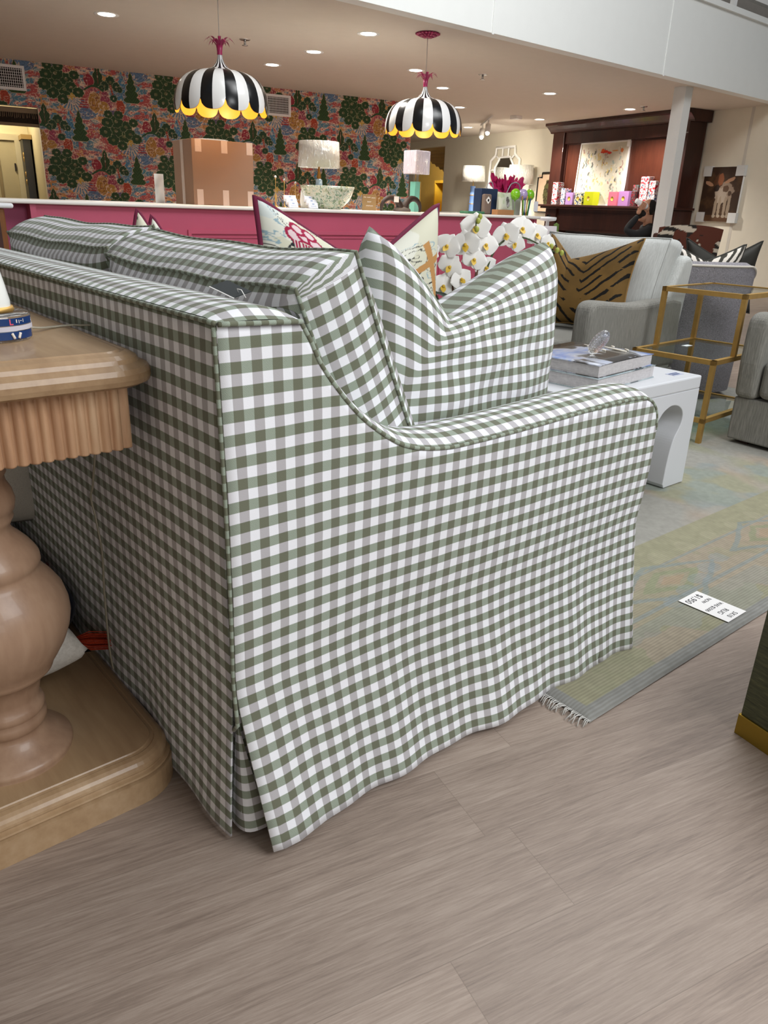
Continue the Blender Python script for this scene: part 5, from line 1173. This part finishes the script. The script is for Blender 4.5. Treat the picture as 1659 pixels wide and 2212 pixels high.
# mahogany mantelpiece
fp=ST('mantelpiece','tall mahogany fireplace mantelpiece with crown reaching the ceiling','mantelpiece',9.45,8.05)
W_=3.12
MB().box(0.06,0.0,0.0,0.42,0.32,2.36).box(0.06,W_-0.30,0.0,0.42,W_,2.36).box(0.10,0.30,2.16,0.42,W_-0.28,2.36).box(0.10,0.30,1.10,0.42,W_-0.28,1.16).box(0.10,0.30,0.72,0.42,W_-0.28,1.10).build('surround',WALNUT,fp,bevel=0.006)
MB().box(0.16,0.30,1.16,0.42,W_-0.28,2.20).build('overmantel_panel',woodm('cherry_panel','#38190f','#50281b','#613523','z',3,0.35,0.3),fp)
m_=MB(); m_.prism([(0.42,2.34),(0.06,2.34),(0.05,2.36),(0.02,2.39),(-0.04,2.44),(-0.08,2.455),(-0.08,2.495),(0.42,2.495)],'y',-0.10,W_+0.10); 
o=MB(); 
def yz(poly,a,b):  # profile in xz
    return None
m_=MB(); P=[(0.42,2.34),(0.06,2.34),(0.05,2.36),(0.02,2.39),(-0.04,2.44),(-0.08,2.455),(-0.08,2.495),(0.42,2.495)]
m_.prism(P,'y',-0.08,W_+0.08); m_.build('crown',WALNUT,fp)
MB().box(-0.10,-0.04,1.12,0.42,W_+0.06,1.155).box(-0.06,0.0,1.09,0.42,W_+0.02,1.12).build('mantel_shelf',WALNUT,fp,bevel=0.006)
m_=MB()
for y0 in (0.04,W_-0.26):
    m_.box(0.045,y0,0.70,0.06,y0+0.22,0.72); m_.box(0.045,y0,0.66,0.06,y0+0.22,0.67); m_.box(0.04,y0,0.60,0.06,y0+0.22,0.62)
m_.box(0.085,0.32,0.735,0.10,W_-0.30,0.755); m_.box(0.09,0.36,1.02,0.10,W_-0.34,1.03); m_.build('moulding',WALNUT,fp)
MB().box(0.34,0.32,0.0,0.42,W_-0.30,0.72).build('firebox',plain('slate','#3b3b3e',0.5),fp)
m_=MB(); frame2=[(1.20,2.16)]; m_.box(0.145,0.32,1.18,0.16,0.345,2.17); m_.box(0.145,W_-0.325,1.18,0.16,W_-0.30,2.17); m_.box(0.145,0.345,2.145,0.16,W_-0.325,2.17); m_.build('panel_moulding',WALNUT,fp)
# abstract painting on the shelf
def acol(U,V):
    img=np.ones(U.shape+(3,))*C3('#cfc8b6'); n=fbm(U*4,V*4,2); img=lay(img,np.clip((n-0.5)*6,0,1)*0.7,C3('#e4ded0')); img=lay(img,np.clip((0.45-n)*6,0,1)*0.6,C3('#b9b7a4'))
    for i in range(150):
        r=np.random.RandomState(i); u=r.rand()*0.9+0.05; v=0.15+r.rand()*0.8; L=r.rand()*0.10+0.02; w=0.004+r.rand()*0.014; c=[C3('#5d6b73'),C3('#c6a55a'),C3('#8ea5a3'),C3('#8e5a54'),C3('#44453f'),C3('#e2d9c5'),C3('#d6c47d')][r.randint(7)]
        m=np.exp(-((U-u-0.01*np.sin(V*60))/w)**2)*((V>v-L)&(V<v))*(fbm(U*40,V*20,i)>0.4); img=lay(img,m*0.85,c)
    for u,v,w,h,c in ((0.50,0.86,0.10,0.03,'#cc3b25'),(0.62,0.84,0.05,0.025,'#c4352a'),(0.46,0.88,0.04,0.03,'#d9602f'),(0.86,0.87,0.035,0.04,'#cf7a45'),(0.72,0.87,0.08,0.012,'#cf8a4a')):
        d=np.hypot((U-u)/w,(V-v)/h)+0.8*(fbm(U*25,V*25,6)-0.5); img=lay(img,(d<0.8)*1.0,C3(c))
    return img
t=ST('abstract_painting','pale abstract painting in a white frame leaning on the mantel shelf','painting',9.56,9.32,1.158); t.rotation_euler=(0,math.radians(3),ANG)
pw_,ph_=1.15,0.96
paint_grid('canvas',lambda U,V:(np.full_like(U,-0.002),pw_-pw_*U,0.02+ph_*V),acol,180,160,ARTM,t)
MB().box(-0.02,-0.02,0,0.03,0.0,ph_+0.04).box(-0.02,pw_,0,0.03,pw_+0.02,ph_+0.04).box(-0.02,0,0,0.03,pw_,0.02).box(-0.02,0,ph_+0.02,0.03,pw_,ph_+0.04).box(0.0,0,0.02,0.03,pw_,ph_+0.02).build('white_frame',WHITEP,t)
MB().box(-0.03,-0.025,ph_-0.06,0.035,0.04,ph_+0.045).build('corner_protector',WHITEP,t)
# things on the shelf
def speck(name,c0,c1,c2,scale=30):
    m=NT(name); n=m.noise(m.coord('Object'),scale,2,0.5,0.5); m.base(m.ramp(n.outputs[0],[(0.40,lin(c0)),(0.47,lin(c1)),(0.55,lin(c1)),(0.6,lin(c2))],'CONSTANT')); m.set(rough=0.4); return m.m
FL1=speck('red_floral_print','#c2303c','#e9ebe8','#4f6f86'); FL2=speck('blue_floral_print','#5d6f92','#e4e3df','#b33a48'); FL3=speck('yellow_floral_print','#3f4b63','#d7d9cf','#d9b83a')
shelf=[(10.83,0.13,0.37,FL1,'tall red and white floral box at the left end of the mantel shelf'),(10.60,0.10,0.27,FL2,'narrower blue and red floral box second on the mantel shelf'),(10.42,0.17,0.20,plain('lilac_card','#b892cc',0.5),'lilac gift box left of the abstract painting on the mantel shelf'),
(10.19,0.17,0.205,FL3,'navy and yellow floral gift box beside the chartreuse one'),(9.92,0.21,0.215,plain('chartreuse_card','#c9cf18',0.45),'chartreuse yellow gift box on the mantel shelf'),
(9.34,0.18,0.215,plain('pink_card','#e0788f',0.5),'coral pink gift box on the mantel shelf under the painting'),(9.09,0.21,0.225,plain('orchid_card','#bf8bc9',0.5),'orchid purple gift box right of the pink one')]
DOT=plain('gold_seal','#d4b24a',0.5)
for sy,w,h,m_,lb in shelf:
    t=ST('gift_box',lb,'box',9.40,sy,1.1565,math.radians(3)); MB().box(0,-w/2,0,0.15,w/2,h).build('carton',m_,t,bevel=0.003)
    if w>0.15: MB().lathe([(0.001,0),(0.035,0),(0.035,0.002)],14,M=Matrix.Translation((-0.001,0,h*0.5))@Matrix.Rotation(-PI/2,4,'Y')).build('round_seal',DOT,t)
for sx,sy,z,w,h,m_,lb in ((9.45,8.72,1.1565,0.15,0.44,FL1,'tallest red floral box of the stack near the white post'),(9.40,8.50,1.1565,0.14,0.17,FL2,'low red and blue floral box beside the tall one'),(9.40,8.50,1.33,0.12,0.20,FL1,'floral box stacked on the low box beside the post'),(9.48,8.93,1.1565,0.10,0.32,speck('green_floral_print','#6f3036','#5f7f7a','#c2303c'),'dark green floral box left of the tall red one'),(9.38,8.86,1.1565,0.08,0.22,speck('red_dark_print','#8c2030','#3f3f3f','#b5585a'),'small dark red box in front of the green floral one')):
    t=ST('floral_box',lb,'box',sx,sy,z,math.radians(6)); MB().box(0,-w/2,0,0.13,w/2,h).build('carton',m_,t,bevel=0.003)
# cow painting
def gcol(U,V):
    img=np.ones(U.shape+(3,))*C3('#3b2a1e'); n=fbm(U*5,V*6,11); img=lay(img,np.clip((n-0.5)*4,0,1)*0.7,C3('#5e452e')); img=lay(img,(V<0.12)*0.6,C3('#6b4a30'))
    def el(img,u,v,w,h,c,a=0,j=0.5):
        ca,sa=math.cos(a),math.sin(a); x=(U-u)*ca+(V-v)*sa; y=-(U-u)*sa+(V-v)*ca; d=np.hypot(x/w,y/h)+j*(fbm(U*18,V*18,5)-0.5); return lay(img,(d<1)*1.0,C3(c))
    img=el(img,0.60,0.55,0.24,0.17,'#8f7c6b'); img=el(img,0.52,0.48,0.16,0.15,'#a39484')
    for u,h in ((0.42,0.20),(0.52,0.19),(0.66,0.18),(0.76,0.20)): img=el(img,u,0.28,0.040,h,'#94836f')
    for u in (0.42,0.54,0.67,0.77): img=el(img,u,0.10,0.045,0.03,'#a09280')
    img=el(img,0.40,0.74,0.12,0.13,'#5b3c28'); img=el(img,0.46,0.78,0.07,0.11,'#8a5436'); img=el(img,0.38,0.62,0.07,0.06,'#2c211b'); img=el(img,0.16,0.70,0.12,0.035,'#b58c6e',-0.3); img=el(img,0.70,0.76,0.13,0.035,'#a77f63',0.35); img=el(img,0.62,0.60,0.08,0.06,'#5b4433'); img=el(img,0.74,0.52,0.05,0.05,'#4d3a2c')
    return img
t=ST('cow_painting','dark painting of a brown and white calf with foam corner protectors right of the post','painting',9.86,7.23,0.98)
paint_grid('canvas',lambda U,V:(np.full_like(U,-0.002),0.69-0.69*U,0.75*V),gcol,130,150,ARTM,t); MB().box(0.0,0,0,0.035,0.69,0.75).build('stretcher',WHITEP,t)
for a,b in ((0,0),(0.58,0),(0,0.64),(0.58,0.64)): MB().box(-0.02,a-0.015,b-0.015,0.037,a+0.125,b+0.125).build('corner_protector',plain('foam_white','#d9dad8',0.8) if (a,b)==(0,0) else bpy.data.materials['foam_white'],t)
# yellow cabinet in stockroom
t=thing('yellow_shelf_unit','bright yellow shelf unit in the far stockroom doorway','shelf',SF(11.9,18.2,0),ANG); YM=plain('lemon_paint','#f0c840',0.5)
MB().box(0,0,0,0.4,0.06,1.75).box(0,0.95,0,0.4,1.0,1.75).box(0,0.06,1.68,0.4,0.95,1.75).box(0,0.06,0.9,0.4,0.95,0.96).box(0.36,0.06,0,0.4,0.95,1.7).build('carcass',YM,t)
t=thing('stock_picture','small framed portrait standing on the stockroom shelf','picture',SF(11.8,17.0,0),ANG); MB().box(0,0,1.0,0.04,0.45,1.7).build('frame',plain('driftwood','#9b8a66',0.7),t); MB().box(-0.004,0.07,1.1,0,0.38,1.6).build('print',plain('print_grey','#b9b3a2',0.7),t); MB().box(0,0,0,0.3,0.45,1.0).build('plinth',plain('plinth_cream','#cabd8c',0.7),t)
t=thing('corrugated_awning','corrugated metal awning in the stockroom beyond the far doorway','awning',SF(10.6,15.2,1.66),ANG); CM=plain('galvanised_tan','#a28d68',0.5)
m_=MB()
m_.grid(lambda u,v:((1.2*u,3.0*v,0.42-0.40*u*0 +0.018*math.sin(v*0+u*60)+0.35-0.6*u),(u,v)),120,2); m_.build('sheet',CM,t)

# ---------------------------------------------------------------- desk, laptop
t=thing('white_desk','white desk behind the counter end with a rounded top','desk',(7.25,5.30,0)); MB().box(0,0,0.0,1.3,0.7,0.60).build('desk_body',WHITEP,t); MB().box(-0.03,-0.03,0.60,1.33,0.73,0.63).build('desk_top',WHITEL,t,bevel=0.01)
t=thing('laptop','open grey laptop with its lid towards the camera on the white desk','laptop',(7.34,5.43,0.631),math.radians(-40)); GREYL=plain('laptop_grey','#b5aeb0',0.35,metal=0.4)
MB().box(-0.16,0,0,0.16,0.22,0.014).build('keyboard_deck',GREYL,t,bevel=0.003); m_=MB(); Mx=Matrix.Translation((0,0,0.012))@Matrix.Rotation(math.radians(-14),4,'X')@Matrix.Translation((0,0,0)); m_.box(-0.16,-0.006,0,0.16,0,0.225,0,Mx); m_.build('lid',GREYL,t,bevel=0.004)
m_=MB(); m_.sphere((0,-0.0075,0.11),0.014,12,8,sc=(0.9,0.12,1),M=Mx); m_.sphere((0.004,-0.0075,0.13),0.005,8,6,sc=(0.5,0.12,1.2),M=Mx); m_.build('lid_emblem',BLACK,t)
t=thing('white_pedestal_stand','small round white stand with a potted cactus behind the orchid buds','stand',(7.62,5.62,0.631)); MB().lathe([(0.001,0),(0.05,0),(0.03,0.02),(0.02,0.28),(0.10,0.29),(0.11,0.31),(0.105,0.33),(0.001,0.335)],24).build('stand',WHITEL,t); MB().box(-0.012,-0.012,0.335,0.03,0.012,0.36).build('clip',BLACK,t)
t=thing('potted_cactus','small green cactus column in a pot beside the white stand','plant',(7.60,5.46,0.631)); MB().lathe([(0.001,0.08),(0.03,0.08),(0.032,0.15),(0.03,0.25),(0.001,0.27)],14,rmod=lambda a,z:1+0.12*math.cos(a*8)).build('cactus',plain('cactus_green','#5f7a34',0.7),t); MB().lathe([(0.001,0),(0.035,0),(0.045,0.09),(0.001,0.09)],16).build('pot',plain('brown_pot','#4c3627',0.6),t)

# ---------------------------------------------------------------- armchairs
LINC=fabric('grey_linen','#6f6e68','#93918a',(1,1,0.06),240,0.9,0.15); LINL=fabric('light_grey_linen','#aeb0ad','#c9cbc8',(1,1,0.06),240,0.9,0.15)
def rbox(mb,x0,y0,z0,x1,y1,z1): return mb.box(x0,y0,z0,x1,y1,z1)
def armchair(label,loc,rz,W=0.86,back=True):
    # local: front faces -X, near arm along y=0 (outer), seat towards +Y
    t=thing('armchair',label,'armchair',loc,rz)
    MB().box(0.02,0.0,0.03,0.86,W,0.235).build('skirt',LINC,t,bevel=0.01,bseg=3)
    armp=[(0.0,0.235),(-0.015,0.40),(-0.01,0.56),(0.01,0.61),(0.06,0.625),(0.16,0.618),(0.30,0.604),(0.42,0.598),(0.55,0.602),(0.68,0.612),(0.76,0.615),(0.86,0.60),(0.88,0.235)]
    ap=[armp[0]]+[(v.x,v.y) for v in smooth_path([Vector((a,b,0)) for a,b in armp[1:-2]],4)]+armp[-2:]
    for y0 in (0.0,W-0.105): MB().prism(ap,'y',y0,y0+0.105).build('arm',LINC,t,bevel=0.028,bseg=4)
    MB().box(0.0,0.11,0.245,0.72,W-0.11,0.42).build('seat_cushion',LINC,t,bevel=0.035,bseg=4)
    MB().prism([(0.58,0.22),(0.84,0.22),(0.915,0.79),(0.875,0.825),(0.80,0.815),(0.70,0.62)],'y',0.004,W-0.004).build('back_frame',LINL,t,bevel=0.03,bseg=4)
    bc=bpy.data.objects.new('x',None); bpy.data.objects.remove(bc)
    m_=MB(); pts=box_cushion(m_,W-0.10,0.50,0.13,crown=0.05,seed=3,n=16); o=m_.build('back_cushion',LINL,t,loc=(0.63,W/2,0.41)); o.rotation_euler=orient(-PI/2,math.radians(17)) if False else orient(-PI/2,math.radians(-17))
    m2=MB()
    for s in (-1,1): m2.tube([(x*1.002,s*0.065,z) for x,z in pts[:-1]],0.004,6,closed=True)
    m2.build('piping',LINL,o)
    for a in (0.06,0.80):
        for b in (0.05,W-0.09): MB().box(a,b,0,a+0.04,b+0.04,0.05).build('leg',fm,t)
    return t
armchair('grey linen armchair with the tiger striped pillow behind the coffee table',(2.66,1.30,0),math.radians(2),0.88)
cb=armchair('grey linen skirted armchair cut off by the right edge of the photo',(3.04,-0.12,0),math.radians(-3),0.88)
def tiger(U,V):
    img=np.ones(U.shape+(3,))*C3('#6b5129'); img=img*(0.85+0.3*fbm(U*6,V*6,3)[...,None])
    s=np.abs(U-0.5); ph=V*22-s*20+2.4*fbm(U*4,V*4,12); w=0.27*(0.5+fbm(U*5+3,V*7,7)); st=(np.sin(ph*2.0)>1-w*1.5)&(fbm(U*7+9,V*9,21)>0.40)
    return lay(img,st*1.0,C3('#14120f'))
painted_pillow('throw_pillow','brown and black tiger striped velvet pillow on the grey armchair',0.52,0.50,0.16,tiger,painted('tiger_velvet',0.75,0.2),plain('ochre_back','#7b5b2b',0.9),(3.06,1.68,0.425),rot3(math.radians(-75),math.radians(-17)),plain('ochre_piping','#8b6c3d',0.9),0.005,chop=0.11,cu=-0.45,nu=200,nv=200)
# boucle swivel chair
BLOC=(3.945,1.675,0)
BC=boucle('grey_boucle','#98959a','#4f4c4b',75)
t=thing('boucle_chair','dark grey boucle curved chair behind the gold tiered table','armchair',BLOC,math.radians(-40.6))
LH,LD=0.42,0.40
def sell(a,k=1.0):
    c_,s_=math.cos(a),math.sin(a); p=2/3.2
    return (LH*k*math.copysign(abs(c_)**p,c_),LD*k*math.copysign(abs(s_)**p,s_))
def barrel(u,v,k=1.0):
    a=math.radians(172)+math.radians(196)*u; top=0.765-0.20*max(0,abs(2*u-1)-0.42)**1.5*2.0; z=0.06+(top-0.06)*v; x,y=sell(a,k-0.05*(1-v)); return ((x,y,z),(a*0.4,z))
m_=MB(); m_.grid(barrel,72,14); m_.grid(lambda u,v:(barrel(u,v,0.80)[0],(u,v)),72,14,flip=True)
m_.grid(lambda u,v:(tuple(Vector(barrel(u,1,1.0)[0]).lerp(Vector(barrel(u,1,0.80)[0]),v)+Vector((0,0,0.025*math.sin(PI*v)))),(u,v)),72,5)
m_.build('curved_back',BC,t)
m_=MB(); m_.tube([Vector(barrel(k/72,1)[0])+Vector((0,0,0.004)) for k in range(73)],0.007,6); m_.build('piping',plain('cream_piping','#c9c3b8',0.8),t)
m_=MB(); slab(m_,-0.35,-0.33,0.35,0.42,0.12,[(0.03,0.06),(0.0,0.09),(0.0,0.27),(0.02,0.28)],8); m_.build('seat_base',BC,t)
m_=MB(); slab(m_,-0.32,-0.30,0.32,0.44,0.12,[(0.03,0.28),(0.0,0.31),(0.0,0.40),(0.03,0.43)],8); m_.build('seat_cushion',BC,t)
m_=MB(); slab(m_,-0.28,-0.26,0.28,0.30,0.12,[(0,0),(0,0.06)],8); m_.build('plinth_base',BLACK,t)
def zebra(seed):
    def f(U,V):
        img=np.ones(U.shape+(3,))*C3('#d9d2c8'); ph=np.abs(U-0.5)*16-V*9+3.2*fbm(U*4,V*4,seed); st=np.sin(ph*2.6)>0.25; return lay(img,st*1.0,C3('#3c3a34'))
    return f
ZB=painted('zebra_print',0.8,0.2); VEL=plain('dark_olive_velvet','#25231b',0.7,var=0.1)
cb_=Vector((4.22,1.52,0))
painted_pillow('throw_pillow','black and white zebra print pillow rising over the dark grey boucle chair back',0.47,0.44,0.13,zebra(3),ZB,None,(4.325,1.667,0.43),rot3(math.radians(-41),math.radians(-4)),VEL,0.007,chop=0.08,nu=140,nv=140)
make_pillow('throw_pillow','dark olive velvet pillow behind the zebra pillow with its corner at the right',0.50,0.46,0.12,VEL,(4.61,1.72,0.43),rot3(math.radians(-41),math.radians(-2)),VEL,0.005,chop=0.10)
t=thing('print_chair','brown armchair with zebra patterned upholstery far behind near the post','armchair',(7.0,3.32,0),math.radians(-40))
def brz(U,V):
    img=np.ones(U.shape+(3,))*C3('#5b3226'); n=fbm(U*3,V*3,6); st=(np.sin(V*40+U*14+5*fbm(U*5,V*5,2))>0.1)&(n>0.5); img=lay(img,(n>0.5)*1.0,C3('#2b2724')); return lay(img,st*1.0,C3('#c4b8a5'))
PR=painted('brown_zebra_print',0.8,0.2)
paint_grid('back_cover',lambda U,V:(-0.32+0.64*U,-0.03*np.sin(PI*U)-0.10*V+0.1,0.40+0.55*V*(1-0.06*(2*U-1)**2)),brz,70,60,PR,t); MB().box(-0.31,0.11,0.05,0.31,0.2,0.86).box(-0.36,-0.5,0.05,0.36,0.12,0.42).build('frame',plain('brown_cloth','#4c2b21',0.9),t,bevel=0.02)
for a in (-0.33,0.27):
    for b in (-0.47,0.08): MB().box(a,b,0,a+0.05,b+0.05,0.06).build('leg',fm,t)
t=thing('woven_trunk','brown woven trunk at the right edge beyond the armchairs','trunk',(5.75,1.35,0),math.radians(-15)); MB().box(0,0,0.02,0.7,0.6,0.62).build('trunk_body',fabric('seagrass','#6b5434','#9b8054',(1,1,10),50),t,bevel=0.01); MB().box(-0.01,-0.01,0.62,0.71,0.61,0.68).build('lid',fabric('seagrass_lid','#6b5434','#9b8054',(1,1,10),50),t,bevel=0.01)
# gold tiered table
et=thing('tiered_glass_table','gold framed two tier glass side table beside the armchairs','table',(2.955,0.815,0),math.radians(3)); b=0.011
GLS=glassm('table_glass',(0.93,0.97,0.95),0.0,1.2)
def bar(m_,p,q): 
    x0,x1=min(p[0],q[0])-b,max(p[0],q[0])+b; y0,y1=min(p[1],q[1])-b,max(p[1],q[1])+b; z0,z1=min(p[2],q[2])-b,max(p[2],q[2])+b; m_.box(x0,y0,z0,x1,y1,z1)
X2,Y2,XS=0.60,0.40,0.20
for name,x0,x1,z in (('lower_frame',0,X2,0.12),('middle_frame',-0.0,X2,0.395),('upper_frame',XS,X2+0.12,0.68)):
    m_=MB(); bar(m_,(x0,0,z),(x1,0,z)); bar(m_,(x0,Y2,z),(x1,Y2,z)); bar(m_,(x0,0,z),(x0,Y2,z)); bar(m_,(x1,0,z),(x1,Y2,z)); m_.build(name,GOLD,et)
    MB().box(x0+b,b,z+0.002,x1-b,Y2-b,z+0.008).build('glass_shelf',GLS,et)
for x,y,z0,z1 in ((0,0,0,0.395),(0,Y2,0,0.395),(X2,0,0,0.395),(X2,Y2,0,0.395),(XS,0,0.395,0.68),(XS,Y2,0.395,0.68),(X2-0.0,Y2,0.395,0.68),(X2,0,0.395,0.68)):
    m_=MB(); bar(m_,(x,y,z0),(x,y,z1)); m_.build('leg',GOLD,et)
t=tag(MB().box(-0.03,-0.015,0,0.03,0.015,0.001).build('white_tag',[CARDW],loc=(3.25,1.12,0.4045)),'tiny white tag lying on the middle glass shelf of the gold table','tag')

# ---------------------------------------------------------------- person behind the post
SKIN=plain('skin','#b58469',0.55,var=0.04); BEARD=plain('dark_beard','#1c1512',0.9); SHIRT=plain('black_shirt','#0f1013',0.85)
RW=Vector((0.76,-0.65,0)); FW=Vector((0.65,0.76,0))    # right and away, seen from the sofa
pc0=Vector((9.30,5.30,0))
def PP(r,a,z): v=pc0+RW*r+FW*a; return (v.x,v.y,z)
pe=thing('person','seated bearded person in a black shirt drinking from a white bottle','person',tuple(pc0))
def skin_mesh(name,verts,edges,rad,mat,parent,sub=2):
    me=bpy.data.meshes.new(name); me.from_pydata([Vector(v)-pc0 for v in verts],edges,[]); o=bpy.data.objects.new(name,me); COL.objects.link(o)
    sk=o.modifiers.new('skin','SKIN'); sk.use_smooth_shade=True
    for i,r in enumerate(rad): me.skin_vertices[0].data[i].radius=(r,r) if not isinstance(r,tuple) else r
    me.skin_vertices[0].data[0].use_root=True
    s=o.modifiers.new('sub','SUBSURF'); s.levels=sub; s.render_levels=sub; me.materials.append(mat); o.parent=parent; return o
# body: pelvis, belly, chest, neck base, shoulders, arms, thighs, shins (seated, turned to the left)
V=[PP(0.10,0.05,0.50),PP(0.09,0.05,0.64),PP(0.07,0.05,0.80),PP(0.05,0.04,0.90),   # 0-3
   PP(0.04,-0.13,0.86),PP(-0.16,-0.16,0.77),PP(-0.28,-0.10,0.83),PP(-0.20,-0.07,0.93),PP(-0.125,-0.05,1.02), # 4-8 near arm raised: shoulder, mid upper arm, elbow, forearm, wrist
   PP(0.06,0.22,0.84),PP(0.02,0.30,0.68),PP(-0.08,0.30,0.55),PP(-0.24,0.25,0.56), # far arm
   PP(-0.20,-0.06,0.47),PP(-0.36,-0.08,0.46),PP(-0.36,-0.08,0.22),PP(-0.36,-0.08,0.06),PP(-0.50,-0.08,0.04),
   PP(-0.20,0.18,0.47),PP(-0.36,0.20,0.46),PP(-0.36,0.20,0.22),PP(-0.36,0.20,0.06),PP(-0.50,0.20,0.04)]
Ed=[(0,1),(1,2),(2,3),(2,4),(4,5),(5,6),(6,7),(7,8),(2,9),(9,10),(10,11),(11,12),(0,13),(13,14),(14,15),(15,16),(16,17),(0,18),(18,19),(19,20),(20,21),(21,22)]
Rd=[(0.15,0.17),(0.14,0.16),(0.15,0.18),0.07,0.075,0.062,0.052,0.047,0.033,0.07,0.055,0.05,0.035,0.085,0.07,0.055,0.045,0.04,0.085,0.07,0.055,0.045,0.04]
body=skin_mesh('body',V,Ed,Rd,SHIRT,pe,2)
# head tilted back, looking left and up
HC=Vector(PP(0.005,0.05,1.115)); 
hM=Matrix.Translation(HC-pc0)@Matrix((( -RW.x,FW.x,0,0),(-RW.y,FW.y,0,0),(0,0,1,0),(0,0,0,1)))@Matrix.Rotation(math.radians(-28),4,'Y')
# local: +X = face direction (image left), Z up
m_=MB()
def headf(u,v):
    th=2*PI*u; ph=PI*v; x=math.sin(ph)*math.cos(th); y=math.sin(ph)*math.sin(th); z=math.cos(ph)
    X=0.098*x; Yv=0.076*y; Z=0.118*z
    if z<0: X*=1-0.22*(-z)*(1 if x<0 else 0.2); Yv*=1-0.30*(-z)
    fr=max(0,x); n=math.exp(-((y/0.16)**2))
    X+=0.026*n*fr*math.exp(-((z+0.06)/0.16)**2)+0.006*n*fr*math.exp(-((z+0.45)/0.10)**2)-0.008*fr*math.exp(-((abs(y)-0.4)/0.2)**2)*math.exp(-((z-0.12)/0.14)**2)+0.012*fr*math.exp(-((z+0.85)/0.25)**2)
    return (hM@Vector((X,Yv,Z)),(u,v))
m_.grid(headf,40,30); m_.tube([hM@Vector((-0.02,0,-0.06)),hM@Vector((-0.045,0,-0.17))],0.055,14)
m_.tube([Vector(PP(0.045,0.04,0.87))-pc0,Vector(PP(0.035,0.045,1.03))-pc0],0.058,14); m_.sphere((0,0.078,-0.01),0.022,10,8,sc=(0.7,0.35,1.2),M=hM); m_.sphere((0,-0.078,-0.01),0.022,10,8,sc=(0.7,0.35,1.2),M=hM)
m_.build('head',SKIN,pe)
m_=MB(); m_.sphere((0.028,0,-0.085),0.078,20,14,sc=(1.0,0.92,0.72),M=hM); m_.sphere((0.010,0.0,-0.12),0.05,16,10,sc=(1.2,0.9,0.8),M=hM); m_.build('beard',BEARD,pe)
m_=MB(); m_.sphere((-0.026,0,0.030),0.100,24,16,sc=(0.93,0.80,0.98),M=hM); m_.build('hair',BEARD,pe)
m_=MB(); 
for s in (-1,1): m_.sphere((0.087,s*0.032,0.016),0.010,8,6,M=hM)
m_.build('eyes',BLACK,pe)
# hand with five fingers around the bottle
BT0=Vector(PP(-0.185,-0.05,1.205)); BT1=Vector(PP(-0.015,-0.01,1.125)); bd=(BT1-BT0).normalized()
wr=Vector(PP(-0.135,-0.05,1.025)); palm=Vector(PP(-0.115,-0.05,1.105))
hv=[wr,wr.lerp(palm,0.6),palm]; he=[(0,1),(1,2)]; hr=[0.028,0.033,0.036]
side=bd; nrm=Vector((0,0,1)).cross(bd).normalized(); up=bd.cross(nrm).normalized()
for k in range(4):
    b0=palm+side*(0.030-0.021*k)+up*0.012; i0=len(hv); sgn=-1
    pts=[b0+nrm*0.035*sgn,b0+nrm*0.048*sgn+up*0.035,b0+nrm*0.040*sgn+up*0.062,b0+nrm*0.018*sgn+up*0.080]
    hv+=pts; he+=[(2,i0),(i0,i0+1),(i0+1,i0+2),(i0+2,i0+3)]; hr+=[0.0115,0.0105,0.009,0.008]
i0=len(hv); hv+=[palm-nrm*0.02*-1+side*0.01,palm+nrm*0.035+up*0.025+side*0.02,palm+nrm*0.033+up*0.05+side*0.03]; he+=[(1,i0),(i0,i0+1),(i0+1,i0+2)]; hr+=[0.014,0.012,0.010]
skin_mesh('hand',hv,he,hr,SKIN,pe,2)
fh=Vector(PP(-0.24,0.25,0.56)); 
hv=[fh,fh+Vector(RW)*-0.06]; he=[(0,1)]; hr=[0.026,0.034]
for k in range(5):
    i0=len(hv); b0=hv[1]+FW*(0.034-0.017*k); hv+=[b0-RW*0.035-Vector((0,0,0.002)),b0-RW*0.062-Vector((0,0,0.018)),b0-RW*0.072-Vector((0,0,0.034))]; he+=[(1,i0),(i0,i0+1),(i0+1,i0+2)]; hr+=[0.010,0.009,0.008]
skin_mesh('hand',hv,he,hr,SKIN,pe,2)
bt=thing('drink_bottle','white bottle with red print held to the person\'s mouth','bottle',tuple(BT0)); q=bd.to_track_quat('Z','Y'); bt.rotation_mode='QUATERNION'; bt.rotation_quaternion=q; L=(BT1-BT0).length
MB().lathe([(0.001,0),(0.030,0),(0.032,0.004),(0.032,0.055),(0.035,0.065),(0.042,0.075),(0.042,L-0.03),(0.034,L-0.012),(0.026,L),(0.001,L)],24).build('bottle_body',WHITEL,bt)
MB().lathe([(0.0425,0.085),(0.0425,0.115)],16,a0=0.6,a1=1.3).lathe([(0.0425,0.085),(0.0425,0.115)],16,a0=2.6,a1=3.3).lathe([(0.0425,0.085),(0.0425,0.115)],16,a0=4.4,a1=5.1).build('red_print',plain('print_red','#c8323a',0.5),bt)
t=thing('desk_chair','low black chair the person sits on behind the post','chair',tuple(pc0)); MB().box(-0.25,-0.25,0.30,0.30,0.28,0.36).build('seat',BLACK,t,bevel=0.02); 
for a in (-0.22,0.24):
    for b_ in (-0.22,0.22): MB().box(a,b_,0,a+0.03,b_+0.03,0.30).build('leg',BLACK,t)
